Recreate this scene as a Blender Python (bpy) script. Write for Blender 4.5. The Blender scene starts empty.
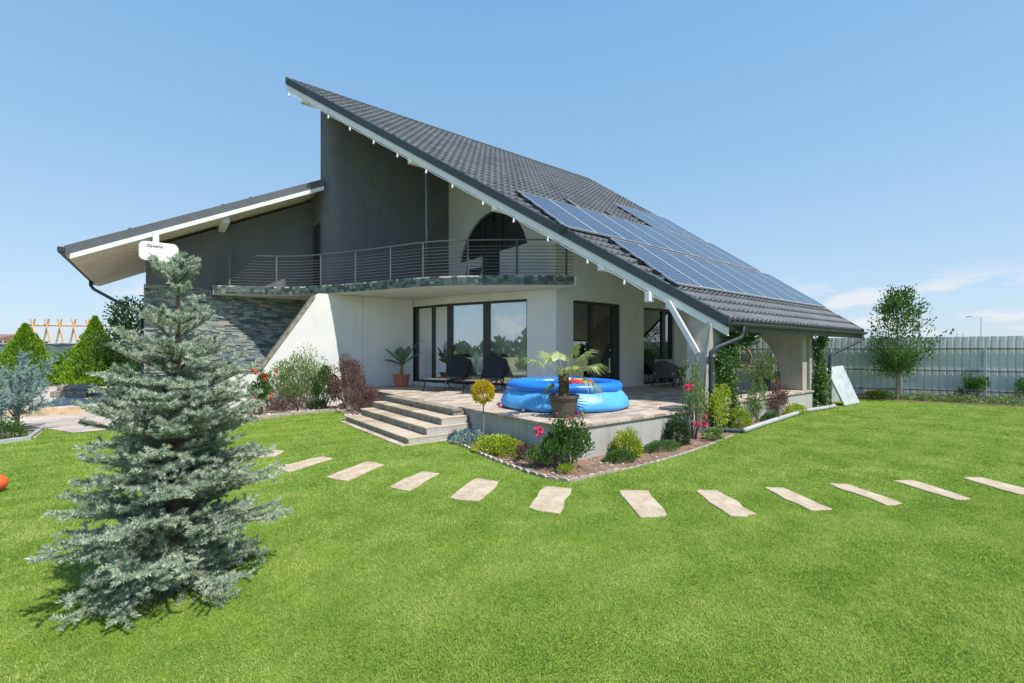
import bpy, math, random
import numpy as np
from mathutils import Vector, Matrix, geometry
random.seed(7); RNG = np.random.default_rng(7)
PI = math.pi
sc = bpy.context.scene
COL = sc.collection

# ------------------------------------------------------------------ camera
FPX, CX, CY = 454.0, 512.0, 351.0
FW = (.608, .794); RT = (.794, -.608); CAM = (-4.43, -4.51, 1.55)
cd = bpy.data.cameras.new('camera'); cam = bpy.data.objects.new('camera', cd); COL.objects.link(cam)
cam.location = CAM; cam.rotation_euler = (PI/2, 0, -math.atan2(.608, .794))
cd.sensor_width = 36; cd.lens = FPX/1024*36; cd.shift_y = .0093; cd.clip_end = 3000; cd.clip_start = .05
sc.camera = cam

def RAY(u, v):
    a = (u-CX)/FPX; b = (CY-v)/FPX
    return (FW[0]+RT[0]*a, FW[1]+RT[1]*a, b)
def AT(u, v, D):
    r = RAY(u, v); return Vector((CAM[0]+r[0]*D, CAM[1]+r[1]*D, CAM[2]+r[2]*D))
def G(u, v, h=0.0):
    r = RAY(u, v); return AT(u, v, (h-CAM[2])/r[2])
def UY(u, y):      # x of the column of the picture at plane Y=y
    r = RAY(u, 300); return CAM[0]+r[0]*(y-CAM[1])/r[1]

# ------------------------------------------------------------------ materials
def new_mat(name):
    m = bpy.data.materials.new(name); m.use_nodes = True
    nt = m.node_tree; return m, nt, nt.nodes['Principled BSDF']
def N(nt, t, **k):
    n = nt.nodes.new(t)
    for a, b in k.items():
        if a.startswith('i_'): n.inputs[a[2:].replace('_', ' ')].default_value = b
        else: setattr(n, a, b)
    return n
def ramp(nt, fac, stops):
    r = N(nt, 'ShaderNodeValToRGB'); e = r.color_ramp.elements
    while len(e) < len(stops): e.new(.5)
    for i, (p, c) in enumerate(stops): e[i].position = p; e[i].color = (*c, 1)
    nt.links.new(fac, r.inputs[0]); return r.outputs[0]
def simple(name, col, rough=.6, metal=0, var=.12, scale=6, bump=.0, bscale=60, spec=.5, coat=0):
    m, nt, p = new_mat(name); L = nt.links
    tc = N(nt, 'ShaderNodeTexCoord')
    n = N(nt, 'ShaderNodeTexNoise', i_Scale=scale, i_Detail=6.0); L.new(tc.outputs['Object'], n.inputs['Vector'])
    lo = tuple(c*(1-var) for c in col); hi = tuple(min(1, c*(1+var)) for c in col)
    L.new(ramp(nt, n.outputs[0], [(.3, lo), (.7, hi)]), p.inputs['Base Color'])
    p.inputs['Roughness'].default_value = rough; p.inputs['Metallic'].default_value = metal
    p.inputs['Specular IOR Level'].default_value = spec
    if coat: p.inputs['Coat Weight'].default_value = coat
    if bump:
        n2 = N(nt, 'ShaderNodeTexNoise', i_Scale=bscale, i_Detail=4.0); L.new(tc.outputs['Object'], n2.inputs['Vector'])
        b = N(nt, 'ShaderNodeBump', i_Strength=bump, i_Distance=.01); L.new(n2.outputs[0], b.inputs['Height']); L.new(b.outputs[0], p.inputs['Normal'])
    return m
def leafmat(name, stops, rough=.5, trans=.35, nscale=2.5, nmix=.35):
    """leaf material: ramp on the per-leaf random value, mixed with a soft noise"""
    m, nt, p = new_mat(name); L = nt.links
    a = N(nt, 'ShaderNodeAttribute', attribute_name='rnd')
    tc = N(nt, 'ShaderNodeTexCoord'); n = N(nt, 'ShaderNodeTexNoise', i_Scale=nscale, i_Detail=3.0)
    L.new(tc.outputs['Object'], n.inputs['Vector'])
    mx = N(nt, 'ShaderNodeMix', data_type='FLOAT'); mx.inputs[0].default_value = nmix
    L.new(a.outputs['Fac'], mx.inputs[2]); L.new(n.outputs[0], mx.inputs[3])
    c = ramp(nt, mx.outputs[0], stops)
    L.new(c, p.inputs['Base Color']); p.inputs['Roughness'].default_value = rough
    p.inputs['Specular IOR Level'].default_value = .35
    t = N(nt, 'ShaderNodeBsdfTranslucent'); L.new(c, t.inputs['Color'])
    ms = N(nt, 'ShaderNodeMixShader'); ms.inputs[0].default_value = trans
    L.new(p.outputs[0], ms.inputs[1]); L.new(t.outputs[0], ms.inputs[2])
    L.new(ms.outputs[0], nt.nodes['Material Output'].inputs['Surface']); return m
def stonemat(name, stops, rough=.75, bump=.5, spec=.5):
    m, nt, p = new_mat(name); L = nt.links
    a = N(nt, 'ShaderNodeAttribute', attribute_name='rnd')
    tc = N(nt, 'ShaderNodeTexCoord'); n = N(nt, 'ShaderNodeTexNoise', i_Scale=14.0, i_Detail=7.0)
    L.new(tc.outputs['Object'], n.inputs['Vector'])
    mx = N(nt, 'ShaderNodeMix', data_type='FLOAT'); mx.inputs[0].default_value = .3
    L.new(a.outputs['Fac'], mx.inputs[2]); L.new(n.outputs[0], mx.inputs[3])
    L.new(ramp(nt, mx.outputs[0], stops), p.inputs['Base Color'])
    p.inputs['Roughness'].default_value = rough; p.inputs['Specular IOR Level'].default_value = spec
    n2 = N(nt, 'ShaderNodeTexNoise', i_Scale=60.0, i_Detail=5.0); L.new(tc.outputs['Object'], n2.inputs['Vector'])
    b = N(nt, 'ShaderNodeBump', i_Strength=bump, i_Distance=.01); L.new(n2.outputs[0], b.inputs['Height']); L.new(b.outputs[0], p.inputs['Normal'])
    return m
def plaster(name, col, dirt=.1):
    m, nt, p = new_mat(name); L = nt.links
    tc = N(nt, 'ShaderNodeTexCoord')
    n = N(nt, 'ShaderNodeTexNoise', i_Scale=1.3, i_Detail=8.0, i_Roughness=.65); L.new(tc.outputs['Object'], n.inputs['Vector'])
    mp = N(nt, 'ShaderNodeMapping'); mp.inputs['Scale'].default_value = (5, 5, .35); L.new(tc.outputs['Object'], mp.inputs[0])
    ns = N(nt, 'ShaderNodeTexNoise', i_Scale=1.6, i_Detail=7.0, i_Roughness=.7); L.new(mp.outputs[0], ns.inputs['Vector'])
    mm = N(nt, 'ShaderNodeMix', data_type='FLOAT'); mm.inputs[0].default_value = .36; L.new(n.outputs[0], mm.inputs[2]); L.new(ns.outputs[0], mm.inputs[3])
    L.new(ramp(nt, mm.outputs[0], [(.32, tuple(c*(1-dirt*1.4) for c in col)), (.56, col)]), p.inputs['Base Color'])
    n2 = N(nt, 'ShaderNodeTexNoise', i_Scale=60.0, i_Detail=3.0); L.new(tc.outputs['Object'], n2.inputs['Vector'])
    b = N(nt, 'ShaderNodeBump', i_Strength=.35, i_Distance=.006); L.new(n2.outputs[0], b.inputs['Height']); L.new(b.outputs[0], p.inputs['Normal'])
    p.inputs['Roughness'].default_value = .9; p.inputs['Specular IOR Level'].default_value = .2
    return m
def concrete(name, col):
    m, nt, p = new_mat(name); L = nt.links
    tc = N(nt, 'ShaderNodeTexCoord')
    mp = N(nt, 'ShaderNodeMapping'); mp.inputs['Scale'].default_value = (9, 9, .9); L.new(tc.outputs['Object'], mp.inputs[0])
    n = N(nt, 'ShaderNodeTexNoise', i_Scale=1.0, i_Detail=9.0, i_Roughness=.7); L.new(mp.outputs[0], n.inputs['Vector'])
    n3 = N(nt, 'ShaderNodeTexNoise', i_Scale=2.0, i_Detail=4.0); L.new(tc.outputs['Object'], n3.inputs['Vector'])
    mx = N(nt, 'ShaderNodeMix', data_type='FLOAT'); mx.inputs[0].default_value = .5
    L.new(n.outputs[0], mx.inputs[2]); L.new(n3.outputs[0], mx.inputs[3])
    L.new(ramp(nt, mx.outputs[0], [(.3, tuple(c*.72 for c in col)), (.5, col), (.7, tuple(c*1.15 for c in col))]), p.inputs['Base Color'])
    b = N(nt, 'ShaderNodeBump', i_Strength=.3, i_Distance=.01); L.new(n.outputs[0], b.inputs['Height']); L.new(b.outputs[0], p.inputs['Normal'])
    p.inputs['Roughness'].default_value = .85; return m
def glassmat(name, refl=.3, tint=(.9, .95, .95)):
    m, nt, p = new_mat(name); L = nt.links; nt.nodes.remove(p)
    tr = N(nt, 'ShaderNodeBsdfTransparent'); tr.inputs[0].default_value = (*tint, 1)
    gl = N(nt, 'ShaderNodeBsdfGlossy'); gl.inputs['Roughness'].default_value = .01; gl.inputs[0].default_value = (.95, .98, 1, 1)
    lw = N(nt, 'ShaderNodeFresnel'); lw.inputs[0].default_value = 1.5
    ma = N(nt, 'ShaderNodeMath', operation='ADD', use_clamp=True); ma.inputs[1].default_value = refl
    L.new(lw.outputs[0], ma.inputs[0])
    ms = N(nt, 'ShaderNodeMixShader'); L.new(ma.outputs[0], ms.inputs[0]); L.new(tr.outputs[0], ms.inputs[1]); L.new(gl.outputs[0], ms.inputs[2])
    L.new(ms.outputs[0], nt.nodes['Material Output'].inputs['Surface']); return m
def pavemat(name, stops, sx=.3, sy=.2, mortar=(.2, .17, .14)):
    m, nt, p = new_mat(name); L = nt.links
    tc = N(nt, 'ShaderNodeTexCoord')
    br = N(nt, 'ShaderNodeTexBrick'); L.new(tc.outputs['Object'], br.inputs['Vector'])
    br.inputs['Scale'].default_value = 1; br.inputs['Brick Width'].default_value = sx; br.inputs['Row Height'].default_value = sy
    br.inputs['Mortar Size'].default_value = .007; br.inputs['Color1'].default_value = (0, 0, 0, 1); br.inputs['Color2'].default_value = (1, 1, 1, 1)
    br.inputs['Mortar'].default_value = (.5, .5, .5, 1); br.inputs['Bias'].default_value = 0
    n = N(nt, 'ShaderNodeTexNoise', i_Scale=3.0, i_Detail=8.0, i_Roughness=.7); L.new(tc.outputs['Object'], n.inputs['Vector'])
    mx = N(nt, 'ShaderNodeMix', data_type='FLOAT'); mx.inputs[0].default_value = .5
    L.new(br.outputs['Color'], mx.inputs[2]); L.new(n.outputs[0], mx.inputs[3])
    c = ramp(nt, mx.outputs[0], stops)
    m2 = N(nt, 'ShaderNodeMix', data_type='RGBA'); L.new(br.outputs['Fac'], m2.inputs[0]); L.new(c, m2.inputs[6]); m2.inputs[7].default_value = (*mortar, 1)
    L.new(m2.outputs[2], p.inputs['Base Color']); p.inputs['Roughness'].default_value = .8
    inv = N(nt, 'ShaderNodeMath', operation='SUBTRACT'); inv.inputs[0].default_value = 1.0; L.new(br.outputs['Fac'], inv.inputs[1])
    ad = N(nt, 'ShaderNodeMath', operation='ADD'); L.new(inv.outputs[0], ad.inputs[0]); 
    n4 = N(nt, 'ShaderNodeTexNoise', i_Scale=40.0, i_Detail=4.0); L.new(tc.outputs['Object'], n4.inputs['Vector']); L.new(n4.outputs[0], ad.inputs[1])
    b = N(nt, 'ShaderNodeBump', i_Strength=.5, i_Distance=.008); L.new(ad.outputs[0], b.inputs['Height']); L.new(b.outputs[0], p.inputs['Normal'])
    return m
def groundmat(name, stops, scale=1.5, bscale=40, bump=.6):
    m, nt, p = new_mat(name); L = nt.links
    tc = N(nt, 'ShaderNodeTexCoord')
    n = N(nt, 'ShaderNodeTexNoise', i_Scale=scale, i_Detail=12.0, i_Roughness=.72); L.new(tc.outputs['Object'], n.inputs['Vector'])
    L.new(ramp(nt, n.outputs[0], stops), p.inputs['Base Color']); p.inputs['Roughness'].default_value = .95; p.inputs['Specular IOR Level'].default_value = .1
    n2 = N(nt, 'ShaderNodeTexNoise', i_Scale=bscale, i_Detail=6.0); L.new(tc.outputs['Object'], n2.inputs['Vector'])
    b = N(nt, 'ShaderNodeBump', i_Strength=bump, i_Distance=.03); L.new(n2.outputs[0], b.inputs['Height']); L.new(b.outputs[0], p.inputs['Normal'])
    return m

M = {}
M['white'] = plaster('white_plaster', (.72, .71, .70), .09)
M['cream'] = plaster('cream_plaster', (.66, .65, .63), .07)
M['dark'] = plaster('anthracite_plaster', (.155, .17, .195), .14)
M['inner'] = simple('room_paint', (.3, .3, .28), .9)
M['trim'] = simple('dark_metal_trim', (.035, .05, .062), .5, 0, .1, 3, spec=.35)
M['trimgrey'] = simple('grey_metal_trim', (.10, .11, .125), .6, 0, .1, 3, spec=.3)
M['fascia'] = simple('white_fascia_paint', (.72, .74, .74), .5, 0, .05, 3)
M['frame'] = simple('anthracite_frame', (.03, .034, .04), .4, .1, .1, 5)
M['tile'] = simple('dark_roof_tile', (.115, .12, .13), .5, 0, .25, 1.7, .1, 90)
M['soffit'] = simple('cream_soffit_board', (.80, .73, .58), .7, 0, .10, 3)
M['rail'] = simple('grey_railing_steel', (.13, .13, .135), .4, .3, .1, 6)
M['conc'] = concrete('board_marked_concrete', (.40, .385, .37))
M['pier'] = concrete('pier_concrete', (.36, .34, .30))
M['step'] = pavemat('tan_step_stone', [(.25, (.30, .24, .17)), (.5, (.43, .35, .26)), (.75, (.52, .44, .34))], .6, .35, (.3, .26, .21))
M['riser'] = simple('grey_brown_riser_stone', (.25, .22, .18), .85, 0, .4, 9, .6, 50)
M['pave'] = pavemat('terrace_paver', [(.25, (.28, .21, .17)), (.45, (.43, .34, .27)), (.6, (.52, .44, .36)), (.8, (.38, .35, .32))], .3, .18)
M['path'] = pavemat('garden_path_paver', [(.25, (.36, .31, .28)), (.5, (.48, .42, .38)), (.8, (.55, .50, .46))], .6, .4, (.3, .26, .23))
M['tan'] = simple('tan_kerb_stone', (.50, .38, .24), .85, 0, .25, 5, .5, 30)
M['slate'] = stonemat('slate_cladding', [(.18, (.07, .10, .11)), (.4, (.15, .19, .205)), (.58, (.23, .27, .275)), (.74, (.34, .36, .34)), (.86, (.42, .31, .21))])
M['slateband'] = stonemat('slate_edge_tile', [(.15, (.03, .05, .05)), (.45, (.07, .105, .105)), (.7, (.13, .165, .155)), (.9, (.24, .24, .2))], .55)
M['stepstone'] = groundmat('pale_stepping_stone', [(.28, (.25, .18, .12)), (.42, (.42, .34, .25)), (.55, (.50, .42, .32)), (.72, (.60, .52, .41))], 5, 60, .5)
M['soil'] = groundmat('bed_soil', [(.3, (.14, .085, .06)), (.55, (.27, .18, .13)), (.75, (.38, .28, .22))], 5, 50, 1)
M['gravel'] = groundmat('gravel_bed_base', [(.3, (.17, .12, .10)), (.5, (.33, .26, .22)), (.7, (.48, .41, .36))], 30, 60, 1)
M['pebble'] = stonemat('pebble', [(.1, (.18, .12, .10)), (.5, (.38, .30, .26)), (.9, (.6, .55, .5))])
M['rock'] = groundmat('ochre_rock', [(.3, (.36, .24, .14)), (.5, (.58, .44, .28)), (.7, (.66, .56, .42))], 6, 25, .8)
M['edging'] = simple('scalloped_concrete', (.34, .30, .25), .9, 0, .3, 12, .4)
M['glass'] = glassmat('window_glass', .24, (.97, .99, .98))
M['glassdark'] = glassmat('dark_window_glass', .22, (.75, .8, .8))
M['curtain'] = simple('white_curtain', (.78, .80, .77), .9, 0, .1, 4)
M['poolblue'] = simple('blue_pool_vinyl', (.015, .19, .72), .35, 0, .05, 2, .4, 7, .5)
M['poolside'] = simple('light_blue_pool_vinyl', (.085, .37, .78), .42, 0, .08, 2, .5, 7, .4)
M['water'] = simple('pool_water', (.05, .35, .75), .03, 0, .1, 3, .3, 6, .8)
M['pot'] = simple('brown_pot', (.10, .075, .055), .6, 0, .25, 12)
M['terra'] = simple('terracotta', (.45, .15, .075), .75, 0, .15, 9)
M['bark'] = simple('tree_bark', (.22, .15, .10), .9, 0, .35, 14, .8, 60)
M['greybark'] = simple('grey_bark', (.25, .21, .17), .9, 0, .35, 14, .8, 60)
M['palmbark'] = simple('palm_fibre_bark', (.22, .14, .085), .95, 0, .5, 22, 1, 40)
M['black'] = simple('black_fabric', (.022, .025, .03), .75, 0, .2, 30)
M['greyfab'] = simple('grey_fabric', (.16, .15, .14), .9, 0, .2, 30, .5, 200)
M['cushion'] = simple('light_grey_cushion', (.34, .32, .33), .95, 0, .12, 20, .4, 150)
M['wicker'] = simple('grey_wicker', (.10, .088, .078), .7, 0, .35, 40, .8, 90)
M['orange'] = simple('orange_plastic', (.80, .12, .03), .35, 0, .05)
M['red'] = simple('red_vinyl', (.62, .05, .03), .35, 0, .05)
M['yellowp'] = simple('yellow_vinyl', (.80, .50, .04), .35, 0, .05)
M['whitep'] = simple('white_plastic', (.78, .78, .78), .35, 0, .04)
M['pinkp'] = simple('pink_plastic', (.75, .10, .32), .35, 0, .05)
M['wood'] = simple('pale_timber', (.55, .36, .22), .8, 0, .25, 10)
M['fence'] = simple('grey_green_sheet_metal', (.53, .56, .57), .5, .05, .10, 1.2)
M['fencerail'] = simple('fence_rail_steel', (.17, .17, .16), .6, .2, .2, 5)
M['galv'] = simple('galvanised_post', (.55, .58, .60), .45, .3, .1, 5)
M['mesh'] = simple('green_shade_netting', (.12, .175, .16), .85, 0, .3, 1.5)
M['brick'] = simple('brown_far_wall', (.24, .13, .10), .9, 0, .2, 2)
M['pipe'] = simple('dark_drain_pipe', (.035, .048, .06), .55, 0, .1, 5, spec=.25)
M['greypipe'] = simple('grey_plastic_pipe', (.36, .38, .39), .5, 0, .15, 8)
M['board'] = simple('white_foam_board', (.46, .50, .54), .6, 0, .15, 6)
M['cane'] = simple('woven_cane', (.26, .19, .11), .85, 0, .3, 30)
M['silver'] = simple('aluminium_frame', (.62, .64, .66), .35, .6, .03)
M['needle'] = leafmat('blue_spruce_needles', [(.08, (.14, .175, .10)), (.3, (.27, .345, .25)), (.6, (.45, .53, .42)), (.9, (.66, .68, .50))], .6, .18, 5, .3)
M['junipern'] = leafmat('blue_juniper_needles', [(.15, (.16, .26, .24)), (.5, (.30, .43, .41)), (.85, (.46, .58, .56))], .6, .2, 4, .3)
M['thuja'] = leafmat('golden_thuja_leaf', [(.1, (.07, .17, .01)), (.5, (.17, .33, .015)), (.85, (.32, .48, .03))], .6, .3, 4, .35)
M['green'] = leafmat('mid_green_leaf', [(.1, (.035, .09, .02)), (.5, (.075, .17, .035)), (.85, (.16, .28, .07))], .45, .35)
M['darkgreen'] = leafmat('dark_green_leaf', [(.1, (.02, .055, .02)), (.5, (.04, .10, .03)), (.85, (.09, .17, .05))], .4, .3)
M['palegreen'] = leafmat('pale_green_leaf', [(.1, (.09, .16, .05)), (.5, (.19, .29, .09)), (.85, (.36, .45, .20))], .5, .35)
M['yellowgreen'] = leafmat('yellow_green_leaf', [(.1, (.14, .22, .02)), (.5, (.36, .46, .04)), (.85, (.60, .64, .08))], .5, .35)
M['golden'] = leafmat('golden_leaf', [(.1, (.25, .22, .01)), (.5, (.62, .46, .01)), (.85, (.80, .66, .04))], .5, .35)
M['purple'] = leafmat('purple_barberry_leaf', [(.1, (.07, .035, .035)), (.5, (.17, .09, .08)), (.85, (.30, .20, .16))], .5, .3)
M['palm'] = leafmat('palm_frond_leaf', [(.1, (.12, .20, .05)), (.5, (.26, .34, .09)), (.9, (.52, .54, .20))], .4, .3)
M['palmdark'] = leafmat('dark_palm_leaf', [(.1, (.05, .10, .06)), (.5, (.11, .19, .11)), (.9, (.20, .28, .16))], .4, .3)
M['pinkflower'] = leafmat('pink_petal', [(.1, (.55, .04, .14)), (.5, (.78, .10, .26)), (.9, (.85, .28, .42))], .5, .3)
M['redflower'] = leafmat('red_orange_petal', [(.1, (.55, .05, .02)), (.5, (.78, .13, .05)), (.9, (.85, .30, .14))], .5, .3)
def grassmat(name):
    m, nt, p = new_mat(name); L = nt.links
    a = N(nt, 'ShaderNodeAttribute', attribute_name='rnd')
    tc = N(nt, 'ShaderNodeTexCoord')
    n = N(nt, 'ShaderNodeTexNoise', i_Scale=1.3, i_Detail=6.0, i_Roughness=.68); L.new(tc.outputs['Object'], n.inputs['Vector'])
    n2 = N(nt, 'ShaderNodeTexNoise', i_Scale=9.0, i_Detail=4.0); L.new(tc.outputs['Object'], n2.inputs['Vector'])
    cr = N(nt, 'ShaderNodeMapRange'); cr.inputs[1].default_value = .33; cr.inputs[2].default_value = .67; L.new(n.outputs[0], cr.inputs[0])
    mx = N(nt, 'ShaderNodeMix', data_type='FLOAT'); mx.inputs[0].default_value = .55
    L.new(a.outputs['Fac'], mx.inputs[2]); L.new(cr.outputs[0], mx.inputs[3])
    mx2 = N(nt, 'ShaderNodeMix', data_type='FLOAT'); mx2.inputs[0].default_value = .35
    L.new(mx.outputs[0], mx2.inputs[2]); L.new(n2.outputs[0], mx2.inputs[3])
    wvt = N(nt, 'ShaderNodeTexWave', wave_type='BANDS', bands_direction='Y'); wvt.inputs['Scale'].default_value = .55; wvt.inputs['Distortion'].default_value = 1.2; L.new(tc.outputs['Object'], wvt.inputs['Vector'])
    wm = N(nt, 'ShaderNodeMath', operation='MULTIPLY_ADD'); wm.inputs[1].default_value = .075; wm.inputs[2].default_value = -.037; L.new(wvt.outputs['Fac'], wm.inputs[0])
    wa = N(nt, 'ShaderNodeMath', operation='ADD'); L.new(mx2.outputs[0], wa.inputs[0]); L.new(wm.outputs[0], wa.inputs[1])
    c = ramp(nt, wa.outputs[0], [(.28, (.14, .25, .03)), (.45, (.24, .37, .055)), (.57, (.35, .46, .09)), (.72, (.54, .56, .19))])
    L.new(c, p.inputs['Base Color']); p.inputs['Roughness'].default_value = .55; p.inputs['Specular IOR Level'].default_value = .3
    t = N(nt, 'ShaderNodeBsdfTranslucent'); L.new(c, t.inputs['Color'])
    ms = N(nt, 'ShaderNodeMixShader'); ms.inputs[0].default_value = .35
    L.new(p.outputs[0], ms.inputs[1]); L.new(t.outputs[0], ms.inputs[2])
    L.new(ms.outputs[0], nt.nodes['Material Output'].inputs['Surface']); return m
M['grass'] = grassmat('grass_blade')
M['lawn'] = groundmat('lawn_base', [(.25, (.13, .225, .028)), (.5, (.20, .31, .045)), (.75, (.29, .38, .075))], 2.2, 90, 1)
M['field'] = groundmat('dry_field', [(.3, (.16, .17, .07)), (.5, (.26, .25, .12)), (.7, (.33, .30, .18))], .05, 5, .4)

def panelmat():
    m, nt, p = new_mat('solar_cell'); L = nt.links
    tc = N(nt, 'ShaderNodeTexCoord'); sp = N(nt, 'ShaderNodeSeparateXYZ'); L.new(tc.outputs['Object'], sp.inputs[0])
    def line(o, period, w):
        a = N(nt, 'ShaderNodeMath', operation='DIVIDE'); L.new(o, a.inputs[0]); a.inputs[1].default_value = period
        b = N(nt, 'ShaderNodeMath', operation='FRACT'); L.new(a.outputs[0], b.inputs[0])
        c = N(nt, 'ShaderNodeMath', operation='LESS_THAN'); L.new(b.outputs[0], c.inputs[0]); c.inputs[1].default_value = w
        return c.outputs[0]
    x = line(sp.outputs[0], .1655, .05); y = line(sp.outputs[1], .177, .05)
    mxx = N(nt, 'ShaderNodeMath', operation='MAXIMUM'); L.new(x, mxx.inputs[0]); L.new(y, mxx.inputs[1])
    mc = N(nt, 'ShaderNodeMix', data_type='RGBA'); L.new(mxx.outputs[0], mc.inputs[0])
    mc.inputs[6].default_value = (.03, .04, .07, 1); mc.inputs[7].default_value = (.22, .25, .30, 1)
    L.new(mc.outputs[2], p.inputs['Base Color']); p.inputs['Roughness'].default_value = .16
    p.inputs['Specular IOR Level'].default_value = .45
    return m
M['cell'] = panelmat()

# ------------------------------------------------------------------ objects and meshes
def tag(o, label=None, cat=None, group=None, kind=None):
    if label: o['label'] = label
    if cat: o['category'] = cat
    if group: o['group'] = group
    if kind: o['kind'] = kind
    return o
def thing(name, label, cat, loc=(0, 0, 0), group=None, rz=0):
    o = bpy.data.objects.new(name, None); COL.objects.link(o); o.location = loc; o.rotation_euler = (0, 0, rz)
    o.empty_display_size = .2
    return tag(o, label, cat, group)
def origin(o):
    p = Vector((0, 0, 0))
    while o is not None: p += Vector(o.location); o = o.parent
    return p
def raw_mesh(name, V, F, mat, parent=None, rnd=None, smooth=False, local=False, sizes=None):
    """V (n,3) array, F (m,k) array or flat index list with sizes"""
    V = np.asarray(V, dtype=np.float32).reshape(-1, 3)
    if parent is not None and not local:
        V = V-np.array(origin(parent), dtype=np.float32)
    me = bpy.data.meshes.new(name)
    if sizes is None:
        F = np.asarray(F, dtype=np.int32); m, k = F.shape; sizes = np.full(m, k, dtype=np.int32); flat = F.ravel()
    else:
        flat = np.asarray(F, dtype=np.int32); sizes = np.asarray(sizes, dtype=np.int32); m = len(sizes)
    starts = np.concatenate(([0], np.cumsum(sizes)[:-1])).astype(np.int32)
    me.vertices.add(len(V)); me.vertices.foreach_set('co', V.ravel())
    me.loops.add(len(flat)); me.loops.foreach_set('vertex_index', flat)
    me.polygons.add(m); me.polygons.foreach_set('loop_start', starts)
    me.polygons.foreach_set('use_smooth', np.full(m, smooth, dtype=bool))
    me.update(calc_edges=True); me.validate()
    if rnd is not None and len(rnd) == len(me.polygons):
        at = me.attributes.new('rnd', 'FLOAT', 'FACE'); at.data.foreach_set('value', np.asarray(rnd, dtype=np.float32))
    me.materials.append(mat)
    o = bpy.data.objects.new(name, me); COL.objects.link(o)
    if parent is not None: o.parent = parent
    return o
class MB:
    def __init__(s): s.v = []; s.f = []; s.r = []; s.q = .5
    def add(s, vs, fs):
        b = len(s.v); s.v += [tuple(v) for v in vs]
        for f in fs: s.f.append([b+i for i in f]); s.r.append(s.q)
        return s
    def hexa(s, c):   # 8 corners, bottom ring 0-3 then top ring 4-7
        return s.add(c, [(3, 2, 1, 0), (4, 5, 6, 7), (0, 1, 5, 4), (1, 2, 6, 5), (2, 3, 7, 6), (3, 0, 4, 7)])
    def box(s, x0, x1, y0, y1, z0, z1):
        return s.hexa([(x0, y0, z0), (x1, y0, z0), (x1, y1, z0), (x0, y1, z0), (x0, y0, z1), (x1, y0, z1), (x1, y1, z1), (x0, y1, z1)])
    def obox(s, c, ax, ay, az):
        c = Vector(c); ax = Vector(ax); ay = Vector(ay); az = Vector(az)
        return s.hexa([c-ax-ay-az, c+ax-ay-az, c+ax+ay-az, c-ax+ay-az, c-ax-ay+az, c+ax-ay+az, c+ax+ay+az, c-ax+ay+az])
    def prism(s, poly, z0, z1):
        n = len(poly)
        f0 = z0 if callable(z0) else (lambda x, y: z0); f1 = z1 if callable(z1) else (lambda x, y: z1)
        vs = [(x, y, f0(x, y)) for x, y in poly]+[(x, y, f1(x, y)) for x, y in poly]
        fs = [list(range(n))[::-1], list(range(n, 2*n))]+[(i, (i+1) % n, n+(i+1) % n, n+i) for i in range(n)]
        return s.add(vs, fs)
    def extr(s, poly, fn, a, b):   # poly in 2-D, fn(p, q, depth) -> 3-D
        n = len(poly)
        vs = [fn(p, q, a) for p, q in poly]+[fn(p, q, b) for p, q in poly]
        return s.add(vs, [list(range(n))[::-1], list(range(n, 2*n))]+[(i, (i+1) % n, n+(i+1) % n, n+i) for i in range(n)])
    def holed(s, outer, holes, fn, a, b):
        loops = [outer]+holes; flat = [p for l in loops for p in l]; n = len(flat)
        tri = geometry.tessellate_polygon([[Vector((p[0], p[1], 0)) for p in l] for l in loops])
        vs = [fn(p, q, a) for p, q in flat]+[fn(p, q, b) for p, q in flat]
        fs = [tuple(t) for t in tri]+[tuple(n+i for i in reversed(t)) for t in tri]
        k = 0
        for l in loops:
            m = len(l)
            for i in range(m): fs.append((k+i, k+(i+1) % m, n+k+(i+1) % m, n+k+i))
            k += m
        return s.add(vs, fs)
    def tube(s, pts, rad, n=8, cap=True):
        P = [Vector(p) for p in pts]; m = len(P)
        if not hasattr(rad, '__len__'): rad = [rad]*m
        b = len(s.v); up = None; vs = []
        for i, p in enumerate(P):
            d = (P[min(i+1, m-1)]-P[max(i-1, 0)]).normalized()
            if up is None: up = d.orthogonal().normalized()
            up = (up-d*up.dot(d)).normalized(); w = d.cross(up)
            for k in range(n):
                a = 2*PI*k/n; vs.append(p+(up*math.cos(a)+w*math.sin(a))*rad[i])
        fs = [(i*n+k, i*n+(k+1) % n, (i+1)*n+(k+1) % n, (i+1)*n+k) for i in range(m-1) for k in range(n)]
        if cap: fs += [list(range(n))[::-1], list(range((m-1)*n, m*n))]
        return s.add(vs, fs)
    def lathe(s, prof, c, n=24):   # prof of (r, z)
        m = len(prof); vs = [(c[0]+r*math.cos(2*PI*k/n), c[1]+r*math.sin(2*PI*k/n), c[2]+z) for r, z in prof for k in range(n)]
        fs = [(i*n+k, i*n+(k+1) % n, (i+1)*n+(k+1) % n, (i+1)*n+k) for i in range(m-1) for k in range(n)]
        return s.add(vs, fs)
    def beam(s, p0, p1, side, h0, h1):   # a board along a line: side = horizontal vector of its thickness
        p0 = Vector(p0); p1 = Vector(p1); w = Vector(side); Z = Vector((0, 0, 1))
        return s.hexa([p0+Z*h0, p1+Z*h0, p1+w+Z*h0, p0+w+Z*h0, p0+Z*h1, p1+Z*h1, p1+w+Z*h1, p0+w+Z*h1])
    def torus(s, c, R, r, n=48, k=12, sz=1.0):
        vs = []
        for i in range(n):
            a = 2*PI*i/n
            for j in range(k):
                b = 2*PI*j/k; q = R+r*math.cos(b)
                vs.append((c[0]+q*math.cos(a), c[1]+q*math.sin(a), c[2]+r*sz*math.sin(b)))
        return s.add(vs, [(i*k+j, ((i+1) % n)*k+j, ((i+1) % n)*k+(j+1) % k, i*k+(j+1) % k) for i in range(n) for j in range(k)])
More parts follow.
